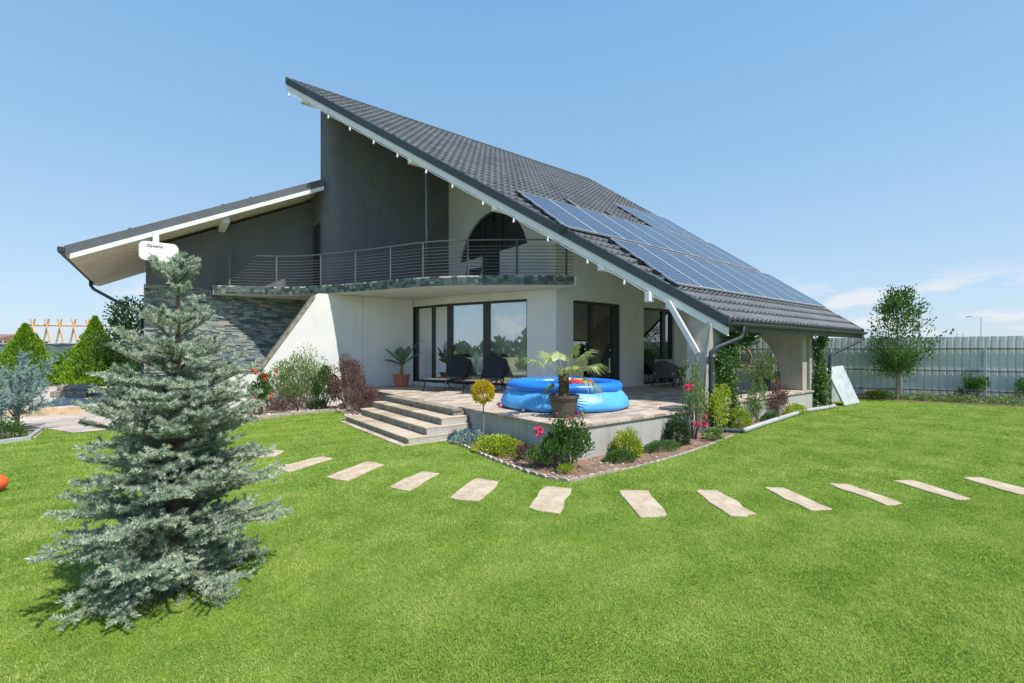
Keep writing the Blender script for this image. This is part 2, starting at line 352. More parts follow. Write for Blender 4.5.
    def build(s, name, mat, parent=None, smooth=False, local=False, bevel=0):
        flat = [i for f in s.f for i in f]
        o = raw_mesh(name, np.array([list(v) for v in s.v]), flat, mat, parent, s.r, smooth, local, [len(f) for f in s.f])
        if bevel:
            md = o.modifiers.new('bevel', 'BEVEL'); md.width = bevel; md.segments = 2; md.limit_method = 'ANGLE'
        return o
def shade(o, ang=40):
    o.data.polygons.foreach_set('use_smooth', np.ones(len(o.data.polygons), dtype=bool))
    return o
def copy_tree(o, parent=None):
    c = o.copy(); COL.objects.link(c); c.parent = parent
    for ch in list(o.children): copy_tree(ch, c)
    return c

# leaf quads: points, directions -> folded diamond of 2 triangles
def unit(a): return a/np.maximum(np.linalg.norm(a, axis=1, keepdims=True), 1e-9)
def leaves(name, P, D, L, W, mat, parent, rnd=None, up=None):
    P = np.asarray(P, float); n = len(P); D = unit(np.asarray(D, float))
    L = np.broadcast_to(L, (n,)).reshape(n, 1); W = np.broadcast_to(W, (n,)).reshape(n, 1)
    R = RNG.normal(size=(n, 3)) if up is None else np.asarray(up, float)+RNG.normal(size=(n, 3))*.35
    S = unit(np.cross(D, R)); U = np.cross(S, D)
    v0 = P; v1 = P+D*L*.5+S*W*.5+U*W*.15; v2 = P+D*L-U*L*.08; v3 = P+D*L*.5-S*W*.5+U*W*.15
    V = np.stack([v0, v1, v2, v3], 1).reshape(-1, 3); b = np.arange(n)[:, None]*4
    F = np.concatenate([b+np.array([[0, 1, 2]]), b+np.array([[0, 2, 3]])], 1).reshape(-1, 3)
    r = RNG.random(n) if rnd is None else rnd
    return raw_mesh(name, V, F, mat, parent, np.repeat(r, 2))
def tris(name, P, D, L, W, mat, parent, rnd=None, kind=None):
    P = np.asarray(P, float); n = len(P); D = unit(np.asarray(D, float))
    L = np.broadcast_to(L, (n,)).reshape(n, 1); W = np.broadcast_to(W, (n,)).reshape(n, 1)
    S = unit(np.cross(D, RNG.normal(size=(n, 3))))
    V = np.stack([P-S*W*.5, P+S*W*.5, P+D*L], 1).reshape(-1, 3)
    F = np.arange(n*3).reshape(-1, 3)
    return raw_mesh(name, V, F, mat, parent, RNG.random(n) if rnd is None else rnd)
def inpoly(x, y, poly):
    r = np.zeros(len(x), bool); n = len(poly)
    for i in range(n):
        x0, y0 = poly[i]; x1, y1 = poly[(i+1) % n]
        if y0 == y1: continue
        c = ((y0 > y) != (y1 > y)) & (x < (x1-x0)*(y-y0)/(y1-y0)+x0); r ^= c
    return r
# ================================================================== light and sky
w = bpy.data.worlds.new('World'); sc.world = w; w.use_nodes = True
nt = w.node_tree; L = nt.links; bg = nt.nodes['Background']
sky = N(nt, 'ShaderNodeTexSky', sky_type='NISHITA'); sky.sun_disc = False
SUN_EL, SUN_AZ = math.radians(58), math.atan2(.287, -.958)   # azimuth measured from +Y towards +X
sky.sun_elevation = SUN_EL; sky.sun_rotation = SUN_AZ
sky.altitude = 100; sky.air_density = 1.0; sky.dust_density = .7; sky.ozone_density = 1.5
tc = N(nt, 'ShaderNodeTexCoord'); sp = N(nt, 'ShaderNodeSeparateXYZ'); L.new(tc.outputs['Generated'], sp.inputs[0])
mp = N(nt, 'ShaderNodeMapping'); mp.inputs['Scale'].default_value = (1, 1, 3.4); mp.inputs['Location'].default_value = (.62, .1, .0); L.new(tc.outputs['Generated'], mp.inputs[0])
n = N(nt, 'ShaderNodeTexNoise', i_Scale=7.0, i_Detail=9.0, i_Roughness=.6); L.new(mp.outputs[0], n.inputs['Vector'])
cl = N(nt, 'ShaderNodeMapRange'); cl.inputs[1].default_value = .50; cl.inputs[2].default_value = .60; L.new(n.outputs[0], cl.inputs[0])
e1 = N(nt, 'ShaderNodeMapRange', interpolation_type='SMOOTHSTEP'); e1.inputs[1].default_value = .015; e1.inputs[2].default_value = .045; L.new(sp.outputs[2], e1.inputs[0])
e2 = N(nt, 'ShaderNodeMapRange', interpolation_type='SMOOTHSTEP'); e2.inputs[1].default_value = .085; e2.inputs[2].default_value = .145; e2.inputs[3].default_value = 1; e2.inputs[4].default_value = 0; L.new(sp.outputs[2], e2.inputs[0])
a1 = N(nt, 'ShaderNodeMath', operation='MULTIPLY'); L.new(e1.outputs[0], a1.inputs[0]); L.new(e2.outputs[0], a1.inputs[1])
a2 = N(nt, 'ShaderNodeMath', operation='MULTIPLY'); L.new(a1.outputs[0], a2.inputs[0]); L.new(cl.outputs[0], a2.inputs[1])
a3 = N(nt, 'ShaderNodeMath', operation='MULTIPLY'); L.new(a2.outputs[0], a3.inputs[0]); a3.inputs[1].default_value = .8
zr = N(nt, 'ShaderNodeMapRange'); zr.inputs[1].default_value = 0; zr.inputs[2].default_value = 1; L.new(sp.outputs[2], zr.inputs[0])
gr = ramp(nt, zr.outputs[0], [(0.0, (.190, .245, .305)), (.12, (.165, .232, .305)), (.35, (.110, .198, .295)), (.62, (.075, .165, .285)), (1.0, (.05, .125, .25))])
gs = N(nt, 'ShaderNodeVectorMath', operation='SCALE'); L.new(gr, gs.inputs[0]); gs.inputs['Scale'].default_value = 10.0
skc = N(nt, 'ShaderNodeMix', data_type='RGBA'); skc.inputs[0].default_value = .85; L.new(sky.outputs[0], skc.inputs[6]); L.new(gs.outputs[0], skc.inputs[7])
mx = N(nt, 'ShaderNodeMix', data_type='RGBA'); L.new(a3.outputs[0], mx.inputs[0]); L.new(skc.outputs[2], mx.inputs[6]); mx.inputs[7].default_value = (3.3, 3.3, 3.4, 1)
L.new(mx.outputs[2], bg.inputs[0]); bg.inputs[1].default_value = .14
sd = bpy.data.lights.new('sun', 'SUN'); so = bpy.data.objects.new('sun', sd); COL.objects.link(so)
sd.energy = 3.25; sd.angle = math.radians(.5); sd.color = (1, .95, .86)
dv = Vector((math.sin(SUN_AZ)*math.cos(SUN_EL), math.cos(SUN_AZ)*math.cos(SUN_EL), math.sin(SUN_EL)))
so.rotation_euler = dv.to_track_quat('Z', 'Y').to_euler(); so.location = (0, -10, 20)
vs = sc.view_settings; vs.view_transform = 'Standard'; vs.look = 'None'; vs.exposure = 0.95; vs.gamma = 1; vs.use_curve_mapping = False
sc.cycles.use_denoising = True
sc.cycles.max_bounces = 8; sc.cycles.transparent_max_bounces = 16

# ================================================================== ground
DK = .505
def sheet(name, poly, z, mat, kind='structure', label=None):
    m = MB(); m.add([(x, y, z) for x, y in poly], [list(range(len(poly)))])
    o = m.build(name, mat); tag(o, label=label, kind=kind); return o
tag(MB().add([(-900, -900, -.02), (1500, -900, -.02), (1500, 1500, -.02), (-900, 1500, -.02)], [(0, 1, 2, 3)]).build('ground', M['field']), kind='structure')
FB = (12.846, 3.877); FD = (-.4127, .9109)     # fence line
def fp(t, off=0): return (FB[0]+FD[0]*t-FD[1]*off, FB[1]+FD[1]*t+FD[0]*off)   # off > 0 towards the garden
lawn = [(-9, -8), fp(-12)[:2], fp(13)[:2], (2, 17), (-9, 17)]
sheet('lawn', lawn, 0.0, M['lawn'])
FRONT = [(-1.3, 2.35), (-.60, 2.3), (-.60, 1.6), (-.74, .6), (-.76, -.05), (-.72, -.5), (-.6, -.63), (-.07, -.66), (.47, -.66), (1.67, -.64), (2.5, -.56), (4.0, -.34), (5.9, -.12), (8.9, .2), (10.1, .05), (10.3, .5), (9.4, .9), (0, .9), (0, 2.35)]
FRONT = FRONT[1:]
LEFTB = [(-1.3, 5.9), (-1.1, 6.2), (-.9, 7.0), (-.95, 7.5), (-1.2, 7.6), (-1.97, 7.45), (-2.79, 7.1), (-3.3, 7.2), (-3.9, 7.5), (-3.9, 9.4), (0.1, 9.4), (0.1, 5.9)]
sheet('bed_front_soil', FRONT, .012, M['soil'])
sheet('bed_left_gravel', LEFTB, .016, M['gravel'])
PATH = [(-9, 7.25), (-6.25, 7.0), (-6.3, 8.3), (-5.78, 7.3), (-3.95, 7.55), (-3.9, 11.2), (-9, 11.2)]
sheet('path', PATH, .012, M['path'])
FARB = [fp(-9, .05), fp(-9, 1.55), fp(-6, 1.4), fp(-4.6, 1.15), fp(-3.9, .7), fp(-2, .35), fp(6, .3), fp(6, .05)]
sheet('bed_by_fence_soil', FARB, .012, M['soil'])
LBED = [(-9, 6.6), (-6.6, 6.65), (-6.27, 6.85), (-6.3, 8.2), (-6.6, 8.9), (-9, 9.2)]
sheet('bed_gravel_by_path', LBED, .020, M['gravel'])
m = MB()
def kerb(m, pts, w=.06, z0=-.02, z1=.07):
    for (x0, y0), (x1, y1) in zip(pts[:-1], pts[1:]):
        d = Vector((x1-x0, y1-y0, 0)); ln = d.length; d.normalize(); s = Vector((-d.y, d.x, 0))*w
        m.beam((x0, y0, 0), (x1, y1, 0), s, z0, z1)
kerb(m, LBED[:4])
tag(m.build('stone_kerb', M['greypipe'], bevel=.006), 'straight pale kerb around the juniper bed at far left', 'kerb')
m = MB(); kerb(m, [(-.95, 7.5), (-1.2, 7.6), (-1.97, 7.45), (-2.79, 7.1), (-3.3, 7.2), (-3.9, 7.5)], .05)
tag(m.build('stone_kerb', M['edging'], bevel=.006), 'thin kerb between the lawn and the gravel bed with rocks', 'kerb')

# raised paving beyond the path, with its tan stone riser and a low grey step
t = thing('raised_paving', 'tan stone edged raised paving in front of the conifers at far left', 'paving', (-6.5, 14, 0))
MB().prism([(-12, 11.3), (-4.9, 10.9), (-4.9, 22), (-12, 22)], .0, .15).build('paving', M['path'], t)
MB().prism([(-12, 11.12), (-4.9, 10.72), (-4.9, 10.88), (-12, 11.28)], .0, .19).build('edge_stone', M['tan'], t, bevel=.01)
t = thing('stone_step', 'low grey stone step beside the golden conifers', 'step', (-7.4, 17.5, .15))
p0 = G(50, 397, .16); p1 = G(86, 397, .16)
MB().beam(p0, p1, (.1, 1.3, 0), 0, .16).build('riser', M['riser'], t, bevel=.01)
MB().beam(p0+Vector((.1, .35, 0)), p1+Vector((0.1, .35, 0)), (.1, 1.0, 0), .164, .30).build('riser', M['riser'], t, bevel=.01)

# stepping stones
ST = [[(-3.399, 2.984), (-3.166, 3.476), (-2.957, 3.226), (-3.134, 2.859)], [(-3.266, 2.175), (-2.6, 2.45), (-2.485, 2.208), (-3.183, 1.8)],
 [(-2.873, 1.277), (-2.183, 1.755), (-2.048, 1.441), (-2.714, 0.942)], [(-2.421, 0.421), (-1.809, 0.809), (-1.672, 0.584), (-2.303, 0.148)],
 [(-2.071, -0.327), (-1.434, 0.12), (-1.286, -0.151), (-1.882, -0.629)], [(-1.597, -1.069), (-0.985, -0.63), (-0.795, -0.871), (-1.461, -1.379)],
 [(-0.442, -1.233), (-0.17, -1.441), (-0.689, -2.035), (-0.946, -1.902)], [(0.226, -1.744), (0.428, -1.899), (0.017, -2.511), (-0.254, -2.4)],
 [(0.948, -2.158), (1.127, -2.296), (0.745, -2.899), (0.513, -2.79)], [(1.711, -2.548), (1.849, -2.703), (1.489, -3.287), (1.3, -3.179)],
 [(2.449, -2.959), (2.657, -3.119), (2.249, -3.676), (2.073, -3.581)], [(3.29, -3.442), (3.474, -3.583), (3.126, -4.109), (2.86, -3.95)]]
SL = ['first stepping stone at left, partly behind the spruce branches', 'second stepping stone from the left, just clear of the spruce', 'third stepping stone from the left, in line with the steps',
 'fourth stepping stone from the left, before the shrub bed', 'fifth stepping stone from the left, short of the bed tip', 'stepping stone at the bend, directly below the tip of the flower bed',
 'first stepping stone to the right of the bend, tilted the other way', 'second stepping stone to the right of the bend', 'third stepping stone to the right of the bend',
 'fourth stepping stone to the right of the bend', 'fifth stepping stone to the right of the bend, narrow in view', 'last stepping stone at the right edge of the photo']
for q, lb in zip(ST, SL):
    c = np.mean(q, 0); pts = []
    for i in range(4):
        a = np.array(q[i]); b = np.array(q[(i+1) % 4])
        for k in range(4): 
            pp = a+(b-a)*k/4+(RNG.normal(size=2)*.013 if k else (c-a)*RNG.uniform(.0, .07)); pts.append(tuple(pp))
    area = sum(pts[i][0]*pts[(i+1) % 16][1]-pts[(i+1) % 16][0]*pts[i][1] for i in range(16))
    if area < 0: pts = pts[::-1]
    pts2 = [(x-c[0], y-c[1]) for x, y in pts]
    m = MB().prism(pts2, -.03, .014); o = m.build('stepping_stone', M['stepstone'], local=True, bevel=.006); o.location = (c[0], c[1], 0)
    tag(o, lb, 'stepping stone', 'stepping stones across the lawn')

# ================================================================== terrace
t = thing('garden_terrace', 'raised concrete terrace with tan paving around the house', 'terrace', (3, 2, 0))
body = [(0, 0), (3.1, 0), (3.1, .16), (9.25, .22), (9.25, .9), (11.4, .9), (11.4, 4.0), (3.5, 4.0), (1.72, 8.6), (0, 8.6), (0, 5.8), (-.02, 5.8), (-.02, 2.9), (0, 2.9)]
MB().prism(body, -.02, DK-.045).build('retaining_wall', M['conc'], t)
pv = [(-.03, -.03), (3.13, -.03), (3.13, .13), (9.28, .19), (9.28, .87), (11.43, .87), (11.43, 3.99), (3.51, 3.99), (1.73, 8.6), (-.03, 8.6), (-.03, 5.82), (-.09, 5.82), (-.09, 2.88), (-.03, 2.88)]
MB().prism(pv, DK-.043, DK).build('paving', M['pave'], t, bevel=.004)
m = MB()
for (x0, x1, y) in [(2.6, 3.15, .12)]: m.box(x0, x1, y-.1, y+.22, DK+.002, DK+.05)
m.build('edge_tile', M['riser'], t)
st = thing('entrance_steps', 'four stone steps with tan treads leading up to the terrace', 'steps', (-.7, 4.1, 0))
for (xa, y0, y1, z0, z1) in [(-1.38, 2.42, 5.6, -.02, .02), (-1.25, 2.45, 5.66, .024, .12), (-.90, 2.5, 5.72, .124, .25), (-.58, 2.56, 5.78, .254, .38)]:
    s_ = MB().box(xa, -.03, y0, y1, z0, z1-.03).build('step', M['riser'] if z1 > .05 else M['step'], st)
    MB().box(xa-.015, -.03, y0-.012, y1+.01, z1-.028, z1).build('tread', M['step'], s_, bevel=.004)
    if z1 > .05: MB().box(xa+.006, -.035, y0-.010, y0-.002, z0, z1-.03).build('side_facing', M['conc'], s_)
MB().box(-.27, -.06, 2.66, 5.8, .385, .452).build('step', M['riser'], st)
MB().box(-.3, -.1, 2.64, 5.8, .455, DK-.004).build('step_nosing', M['riser'], st, bevel=.004)

# ================================================================== house
H = thing('modern_house', 'large grey and white house with one huge sloping tiled roof', 'house', (4, 8, 0))
XZ = lambda p, q, d: (p, d, q)        # walls facing -Y : p=x, q=z, depth=y
YZ = lambda p, q, d: (d, p, q)        # walls facing -X : p=y, q=z, depth=x
TH = .73; RC = 2.198
rz = lambda y: RC+TH*y
LOW = (4.27, -.03); APX = (-1.64, 9.88); FL = (12.45, -.03); FR = (11.1, 9.88)
rakex = lambda y: LOW[0]+(y-LOW[1])/(APX[1]-LOW[1])*(APX[0]-LOW[0])
farx = lambda y: FL[0]+(y-FL[1])/(FR[1]-FL[1])*(FR[0]-FL[0])
# --- walls
ceil = lambda y: rz(y)-.27
m = MB().holed([(3.5, .3), (10.1, .3), (10.1, ceil(4.0)), (3.5, ceil(4.0))],
   [[(4.12, DK+.02), (6.07, DK+.02), (6.07, 2.9), (4.12, 2.9)], [(7.12, DK+.02), (8.74, DK+.02), (8.74, 2.88), (7.12, 2.88)]], XZ, 4.0, 4.25)
m.build('wall', M['white'], H)
m = MB().extr([(4.25, .3), (9.6, .3), (9.6, ceil(9.6)), (4.25, ceil(4.25))], YZ, 9.85, 10.1); m.build('wall', M['white'], H)
# upper wall with the half-round window
cy, cz, R = 6.95, 3.92, 1.90; arc = []
for k in range(25):
    a0 = math.asin((4.52-cz)/R); a = a0+(PI-2*a0)*k/24; arc.append((cy-R*math.cos(a), cz+R*math.sin(a)))
hole = [(6.42, 3.42), (6.42, 4.52)] + [] 
hole = [(7.45, 3.42), (6.45, 3.42), (6.45, 4.52)]+arc+[(7.45, 4.52)]
m = MB().holed([(4.25, 3.142), (9.5, 3.142), (9.5, ceil(9.5)), (4.25, ceil(4.25))], [hole], YZ, 3.5, 3.7); m.build('wall', M['cream'], H)
MB().extr([(4.004, 3.142), (4.246, 3.142), (4.246, ceil(4.246)), (4.004, ceil(4.004))], YZ, 3.502, 3.9).build('wall_corner', M['white'], H)
# ground-floor curved front
CV = [(3.5, 4.002), (3.15, 4.74), (2.6, 5.95), (2.12, 7.1), (1.72, 8.67)]
def thick(pts, d):      # polygon of a wall strip; d to the inner side (+X)
    return pts+[(x+d*.94, y+d*.34) for x, y in pts[::-1]]
MB().prism(thick(CV[:2], .3)[::-1], .3, 3.14).build('wall_pillar', M['white'], H)
MB().prism(thick(CV[1:], .3)[::-1], 2.93, 3.14).build('lintel', M['white'], H)
MB().prism(thick(CV[1:], .25)[::-1], DK-.2, DK+.10).build('door_sill', M['white'], H)
MB().prism([(-.75, 8.66), (1.75, 8.66), (1.9, 8.9), (-.75, 8.9)], 0, 3.14).build('wall', M['white'], H)
MB().prism([(.16, 8.58), (1.716, 8.58), (1.716, 8.657), (.16, 8.657)], DK, 3.14).build('wall_pilaster', M['white'], H)
# sunlit fin wall
fin = [(-3.17, 0), (-.75, 0), (-.75, 3.139), (-1.06, 3.139), (-1.14, 3.05), (-2.42, 1.12), (-2.55, 1.05), (-3.17, 1.05)]
MB().extr(fin, XZ, 8.66, 8.9).build('buttress_wall', M['white'], H)
m = MB()
for (a, b) in [((-1.14, 3.05), (-2.42, 1.12)), ((-2.42, 1.12), (-2.55, 1.05)), ((-2.55, 1.05), (-3.21, 1.05))]:
    nn = Vector((a[1]-b[1], 0, b[0]-a[0])).normalized()*-.05
    m.add([(a[0], 8.61, a[1]), (b[0], 8.61, b[1]), (b[0]+nn.x, 8.61, b[1]-abs(nn.z)*-1), (a[0]+nn.x, 8.61, a[1]+abs(nn.z)),
           (a[0], 8.95, a[1]), (b[0], 8.95, b[1]), (b[0]+nn.x, 8.95, b[1]+abs(nn.z)), (a[0]+nn.x, 8.95, a[1]+abs(nn.z))],
          [(0, 1, 2, 3), (7, 6, 5, 4), (0, 4, 5, 1), (1, 5, 6, 2), (2, 6, 7, 3), (3, 7, 4, 0)])
m.build('wall_coping', M['riser'], H)
MB().box(-3.23, -3.173, 8.62, 8.94, 0, 1.04).build('wall_end_cap', M['riser'], H)
# tower with a rounded corner
pl_ = [(-.67+.45-.45*math.cos(a), 9.5+.45-.45*math.sin(a)) for a in np.linspace(0, PI/2, 9)]
poly = pl_+[(3.498, 9.5), (3.498, 9.86), (-.67, 9.86)]
MB().prism(poly, 0, lambda x, y: 8.82).build('tower_wall', M['dark'], H)
# main volume behind
prof = [(9.862, 0), (9.862, 9.0), (16.4, 5.1), (16.4, 0)]
MB().extr(prof, YZ, .95, 10.09).build('rear_volume', M['dark'], H)
MB().box(-.669, .6, 9.862, 11.6, 0, 6.6).build('tower_side_wall', M['dark'], H)
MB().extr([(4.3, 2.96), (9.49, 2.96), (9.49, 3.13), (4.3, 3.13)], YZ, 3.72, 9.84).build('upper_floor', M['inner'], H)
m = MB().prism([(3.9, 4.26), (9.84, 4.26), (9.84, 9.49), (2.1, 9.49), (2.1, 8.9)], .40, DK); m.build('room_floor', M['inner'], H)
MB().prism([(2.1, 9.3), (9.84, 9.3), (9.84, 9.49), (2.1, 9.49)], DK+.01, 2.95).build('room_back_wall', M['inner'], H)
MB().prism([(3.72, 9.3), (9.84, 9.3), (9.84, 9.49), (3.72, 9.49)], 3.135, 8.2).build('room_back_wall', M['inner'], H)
# wing: upper dark wall, slate cladding below
MB().box(-4.82, -.672, 10.9, 16.2, 0, 4.2).build('wing_base', M['dark'], H)
MB().extr([(-4.82, 4.202), (-4.82, 4.25), (-.672, 6.33), (-.672, 4.202)], XZ, 10.9, 16.0).build('wing_wall', M['dark'], H)
m = MB()
z = .02
while z < 3.30:
    h = random.choice([.035, .05, .06, .04]); x = -4.86-random.random()*.2
    while x < -.68:
        wd = random.uniform(.08, .30); d = random.uniform(.012, .04); m.q = random.random()
        m.box(max(x, -4.86), min(x+wd, -.68), 10.898-d, 10.898, z, min(z+h, 3.32)-.004); x += wd+.004
    z += h
m.build('slate_cladding', M['slate'], H)
# dark recess door in the side of the tower, above the wing balcony
m = MB().box(-.705, -.672, 9.98, 10.6, 3.42, 5.45); m.build('tower_door', M['frame'], H)
# --- balcony slab with slate edge
EDGE = [(3.56, 3.34), (2.6, 4.02), (1.56, 4.86), (.97, 5.46), (.58, 6.05), (.23, 6.78), (-.02, 7.3), (-.29, 7.81), (-.62, 8.4), (-.98, 8.95), (-1.3, 9.5), (-2.2, 10.2), (-3.35, 10.64)]
def smooth2(pts, n=3):
    for _ in range(n):
        q = [pts[0]]
        for a, b in zip(pts[:-1], pts[1:]): q += [(a[0]*.75+b[0]*.25, a[1]*.75+b[1]*.25), (a[0]*.25+b[0]*.75, a[1]*.25+b[1]*.75)]
        q.append(pts[-1]); pts = q
    return pts
ES = smooth2(EDGE, 2)
slab = ES+[(-3.35, 10.89), (-.68, 10.89), (-.68, 9.94), (-.66, 9.49), (3.49, 9.49), (3.49, 4.0), (3.56, 3.99)]
MB().prism(slab[::-1], 3.145, 3.39).build('balcony_slab', M['cream'], H)
pts = []; acc = 0
E2 = [np.array(p) for p in ES]; E2.append(np.array((-3.35, 10.85)))
E2 = [np.array((3.56, 3.98))]+E2
cum = [0]
for a, b in zip(E2[:-1], E2[1:]): cum.append(cum[-1]+np.linalg.norm(b-a))
def epos(s, off=0.0):
    i = min(max(np.searchsorted(cum, s)-1, 0), len(E2)-2); a, b = E2[i], E2[i+1]; f = (s-cum[i])/(cum[i+1]-cum[i]); d = (b-a)/np.linalg.norm(b-a)
    p = a+(b-a)*f; nrm = np.array((-d[1], d[0]))   # outward is to the left of travel? checked below
    return p, d, nrm
m = MB()
s = .0
while s < cum[-1]-.02:
    wd = random.uniform(.06, .14); e = min(s+wd, cum[-1]-.001)
    a, d, nr = epos(s); b, _, nr2 = epos(e); out = -np.array((d[1], -d[0]))*-1
    if np.dot(out, np.array((CAM[0], CAM[1]))-a) < 0: out = -out
    z = 3.16
    while z < 3.36:
        hh = random.choice([.05, .08, .1]); m.q = random.random(); th_ = random.uniform(.012, .026); z1 = min(z+hh, 3.40)
        o3 = Vector((out[0]*th_, out[1]*th_, 0)); A = Vector((a[0], a[1], 0))+Vector((out[0], out[1], 0))*.003; B = Vector((b[0], b[1], 0))+Vector((out[0], out[1], 0))*.003
        m.beam(A, B, o3, z+.002, z1-.002); z = z1
    s = e+.002
m.build('slate_edge', M['slateband'], H)
MB().prism([(x, y) for x, y in slab[::-1]], 3.392, 3.404).build('balcony_floor', M['riser'], H)
# railing
C2 = np.array((2.5, 10.5))
def inset(s, d):
    p, dr, _ = epos(s); out = np.array((-dr[1], dr[0]))
    if np.dot(out, np.array((CAM[0], CAM[1]))-p) < 0: out = -out
    return p-out*d
R_ = thing('balcony_railing', 'curved grey steel balcony railing with thin horizontal bars', 'railing', (1, 5.6, 3.4))
SS = np.linspace(.70, cum[-1]-.25, 60)
RP = [inset(s, .07) for s in SS]
MB().tube([(p[0], p[1], 4.28) for p in RP], .02, 8).build('handrail', M['rail'], R_, smooth=True)
for k in range(9):
    MB().tube([(p[0], p[1], 3.47+k*.082) for p in RP], .0085, 6).build('rail_bar', M['rail'], R_, smooth=True)
RPn = np.array(RP)
def s_at_u(u):
    best = None
    for i, p in enumerate(RP):
        dx = p[0]-CAM[0]; dy = p[1]-CAM[1]; D = dx*FW[0]+dy*FW[1]; uu = CX+FPX*(dx*RT[0]+dy*RT[1])/D
        if best is None or abs(uu-u) < best[0]: best = (abs(uu-u), i)
    return best[1]
for u in (563, 519, 469, 424, 389, 357, 322, 278, 227):
    p = RP[s_at_u(u)]
    MB().box(p[0]-.02, p[0]+.02, p[1]-.02, p[1]+.02, 3.405, 4.27).build('post', M['rail'], R_)
# pole to the roof
px, py = RP[s_at_u(424)]; px += .15; py += .1
MB().tube([(px, py, 3.405), (px, py, rz(py)-.2)], .032, 12).build('roof_pole', M['rail'], H, smooth=True)
# --- doors and windows
def pane_frame(name, p0, p1, z0, z1, nrm, glass, divs, fw_=.07, parent=H, curtain=None, handle=False):
    """window between two plan points; divs = list of (t0,t1) solid posts as fractions"""
    p0 = Vector((*p0, 0)); p1 = Vector((*p1, 0)); nr = Vector((*nrm, 0)); ln = (p1-p0).length
    m = MB(); off = nr*-.05; th = nr*-.09
    m.beam(p0+off, p1+off, th, z1-fw_, z1-.002); m.beam(p0+off, p1+off, th, z0+.002, z0+fw_)
    for a, b in divs: m.beam(p0.lerp(p1, a)+off, p0.lerp(p1, b)+off, th, z0+fw_+.001, z1-fw_-.001)
    f = m.build(name, M['frame'], parent)
    ed = [b for a, b in divs][:-1]; st_ = [a for a, b in divs][1:]
    for a, b in zip(ed, st_):
        q0 = p0.lerp(p1, a)+nr*-.10; q1 = p0.lerp(p1, b)+nr*-.10
        MB().beam(q0, q1, nr*-.012, z0+fw_, z1-fw_).build('pane', glass, f)
    if curtain:
        for (a, b) in curtain:
            m = MB(); q0 = p0.lerp(p1, a)+nr*-.26; q1 = p0.lerp(p1, b)+nr*-.26; d = (q1-q0).normalized(); n_ = int((q1-q0).length/.03)
            vv = []; 
            for i in range(n_+1):
                q = q0.lerp(q1, i/n_)+nr*(.025*math.sin(i*1.25)+.012*math.sin(i*.37)); vv += [(q.x, q.y, z0+.05), (q.x, q.y, z1-.03)]
            m.add(vv, [(2*i, 2*i+2, 2*i+3, 2*i+1) for i in range(n_)])
            m.build('curtain', M['curtain'], f, smooth=True)
    return f
def upt(u, pa, pb):   # fraction along pa-pb in column u
    r = RAY(u, 300); dx, dy = pb[0]-pa[0], pb[1]-pa[1]; ex, ey = CAM[0]-pa[0], CAM[1]-pa[1]
    den = dx*r[1]-dy*r[0]; return (ex*r[1]-ey*r[0])/den
W3 = [(CV[1], CV[2]), (CV[2], CV[3]), (CV[3], CV[4])]
for i, ((a, b)) in enumerate(W3):
    nn = Vector((-(b[1]-a[1]), b[0]-a[0])).normalized()
    divs = [(0, .05), (.93, 1)] if i < 2 else [(0, .06), (.42, .47), (.90, 1)]
    if i == 0: divs = [(0, .03), (.90, 1)]
    pane_frame('sliding_door', a, b, DK+.104, 2.928, nn, M['glass'], divs, .06, curtain=[(.02, .98)])
pane_frame('sliding_door', (4.122, 4.02), (6.068, 4.02), DK+.024, 2.898, (0, -1), M['glassdark'], [(0, .03), (.37, .42), (.86, 1)], .07, curtain=[(.42, .55)])
pane_frame('patio_window', (7.122, 4.02), (8.738, 4.02), DK+.024, 2.878, (0, -1), M['glass'], [(0, .03), (.66, .76), (.93, 1)], .06)
# half-round window frame and glass
m = MB(); 
def arc_at(r, n=25):
    a0 = math.asin((4.52-cz)/r); return [(cy-r*math.cos(a0+(PI-2*a0)*k/(n-1)), cz+r*math.sin(a0+(PI-2*a0)*k/(n-1))) for k in range(n)]
o_ = arc_at(R-.004); i_ = arc_at(R-.07); n = len(o_)
vv = [(3.56, y, z) for y, z in o_]+[(3.56, y, z) for y, z in i_]+[(3.64, y, z) for y, z in o_]+[(3.64, y, z) for y, z in i_]
m.add(vv, [(k, k+1, n+k+1, n+k) for k in range(n-1)]+[(n+k, n+k+1, 3*n+k+1, 3*n+k) for k in range(n-1)])
m.box(3.56, 3.64, 5.15, 6.452, 4.524, 4.58); m.box(3.56, 3.64, 7.448, 8.75, 4.524, 4.58)
for y in (6.46, 7.39): m.box(3.56, 3.64, y, y+.05, 3.43, 5.7)
m.box(3.555, 3.635, 6.90, 6.94, 3.43, 5.75)
f = m.build('half_round_window', M['frame'], H)
g = MB(); ii = arc_at(R-.06); pg = [(7.44, 3.43), (6.46, 3.43), (6.46, 4.53)]+ii+[(7.44, 4.53)]
g.holed(pg, [], YZ, 3.60, 3.612).build('pane', M['glassdark'], f)
for (y0, y1) in ((5.7, 6.4), (7.7, 8.35)):
    m = MB(); vv = []; 
    for k in range(22):
        y = y0+(y1-y0)*k/21; zt = cz+math.sqrt(max(.05, (R-.1)**2-(y-cy)**2)); vv += [(3.82+.03*math.sin(k*1.3), y, 4.4), (3.82+.03*math.sin(k*1.3), y, zt)]
    m.add(vv, [(2*i, 2*i+2, 2*i+3, 2*i+1) for i in range(21)]); m.build('curtain', M['curtain'], f, smooth=True)
MB().extr([(4.3, 3.135), (9.29, 3.135), (9.29, ceil(9.29)-.02), (4.3, ceil(4.3)-.02)], YZ, 5.4, 5.5).build('upper_room_wall', M['inner'], H)

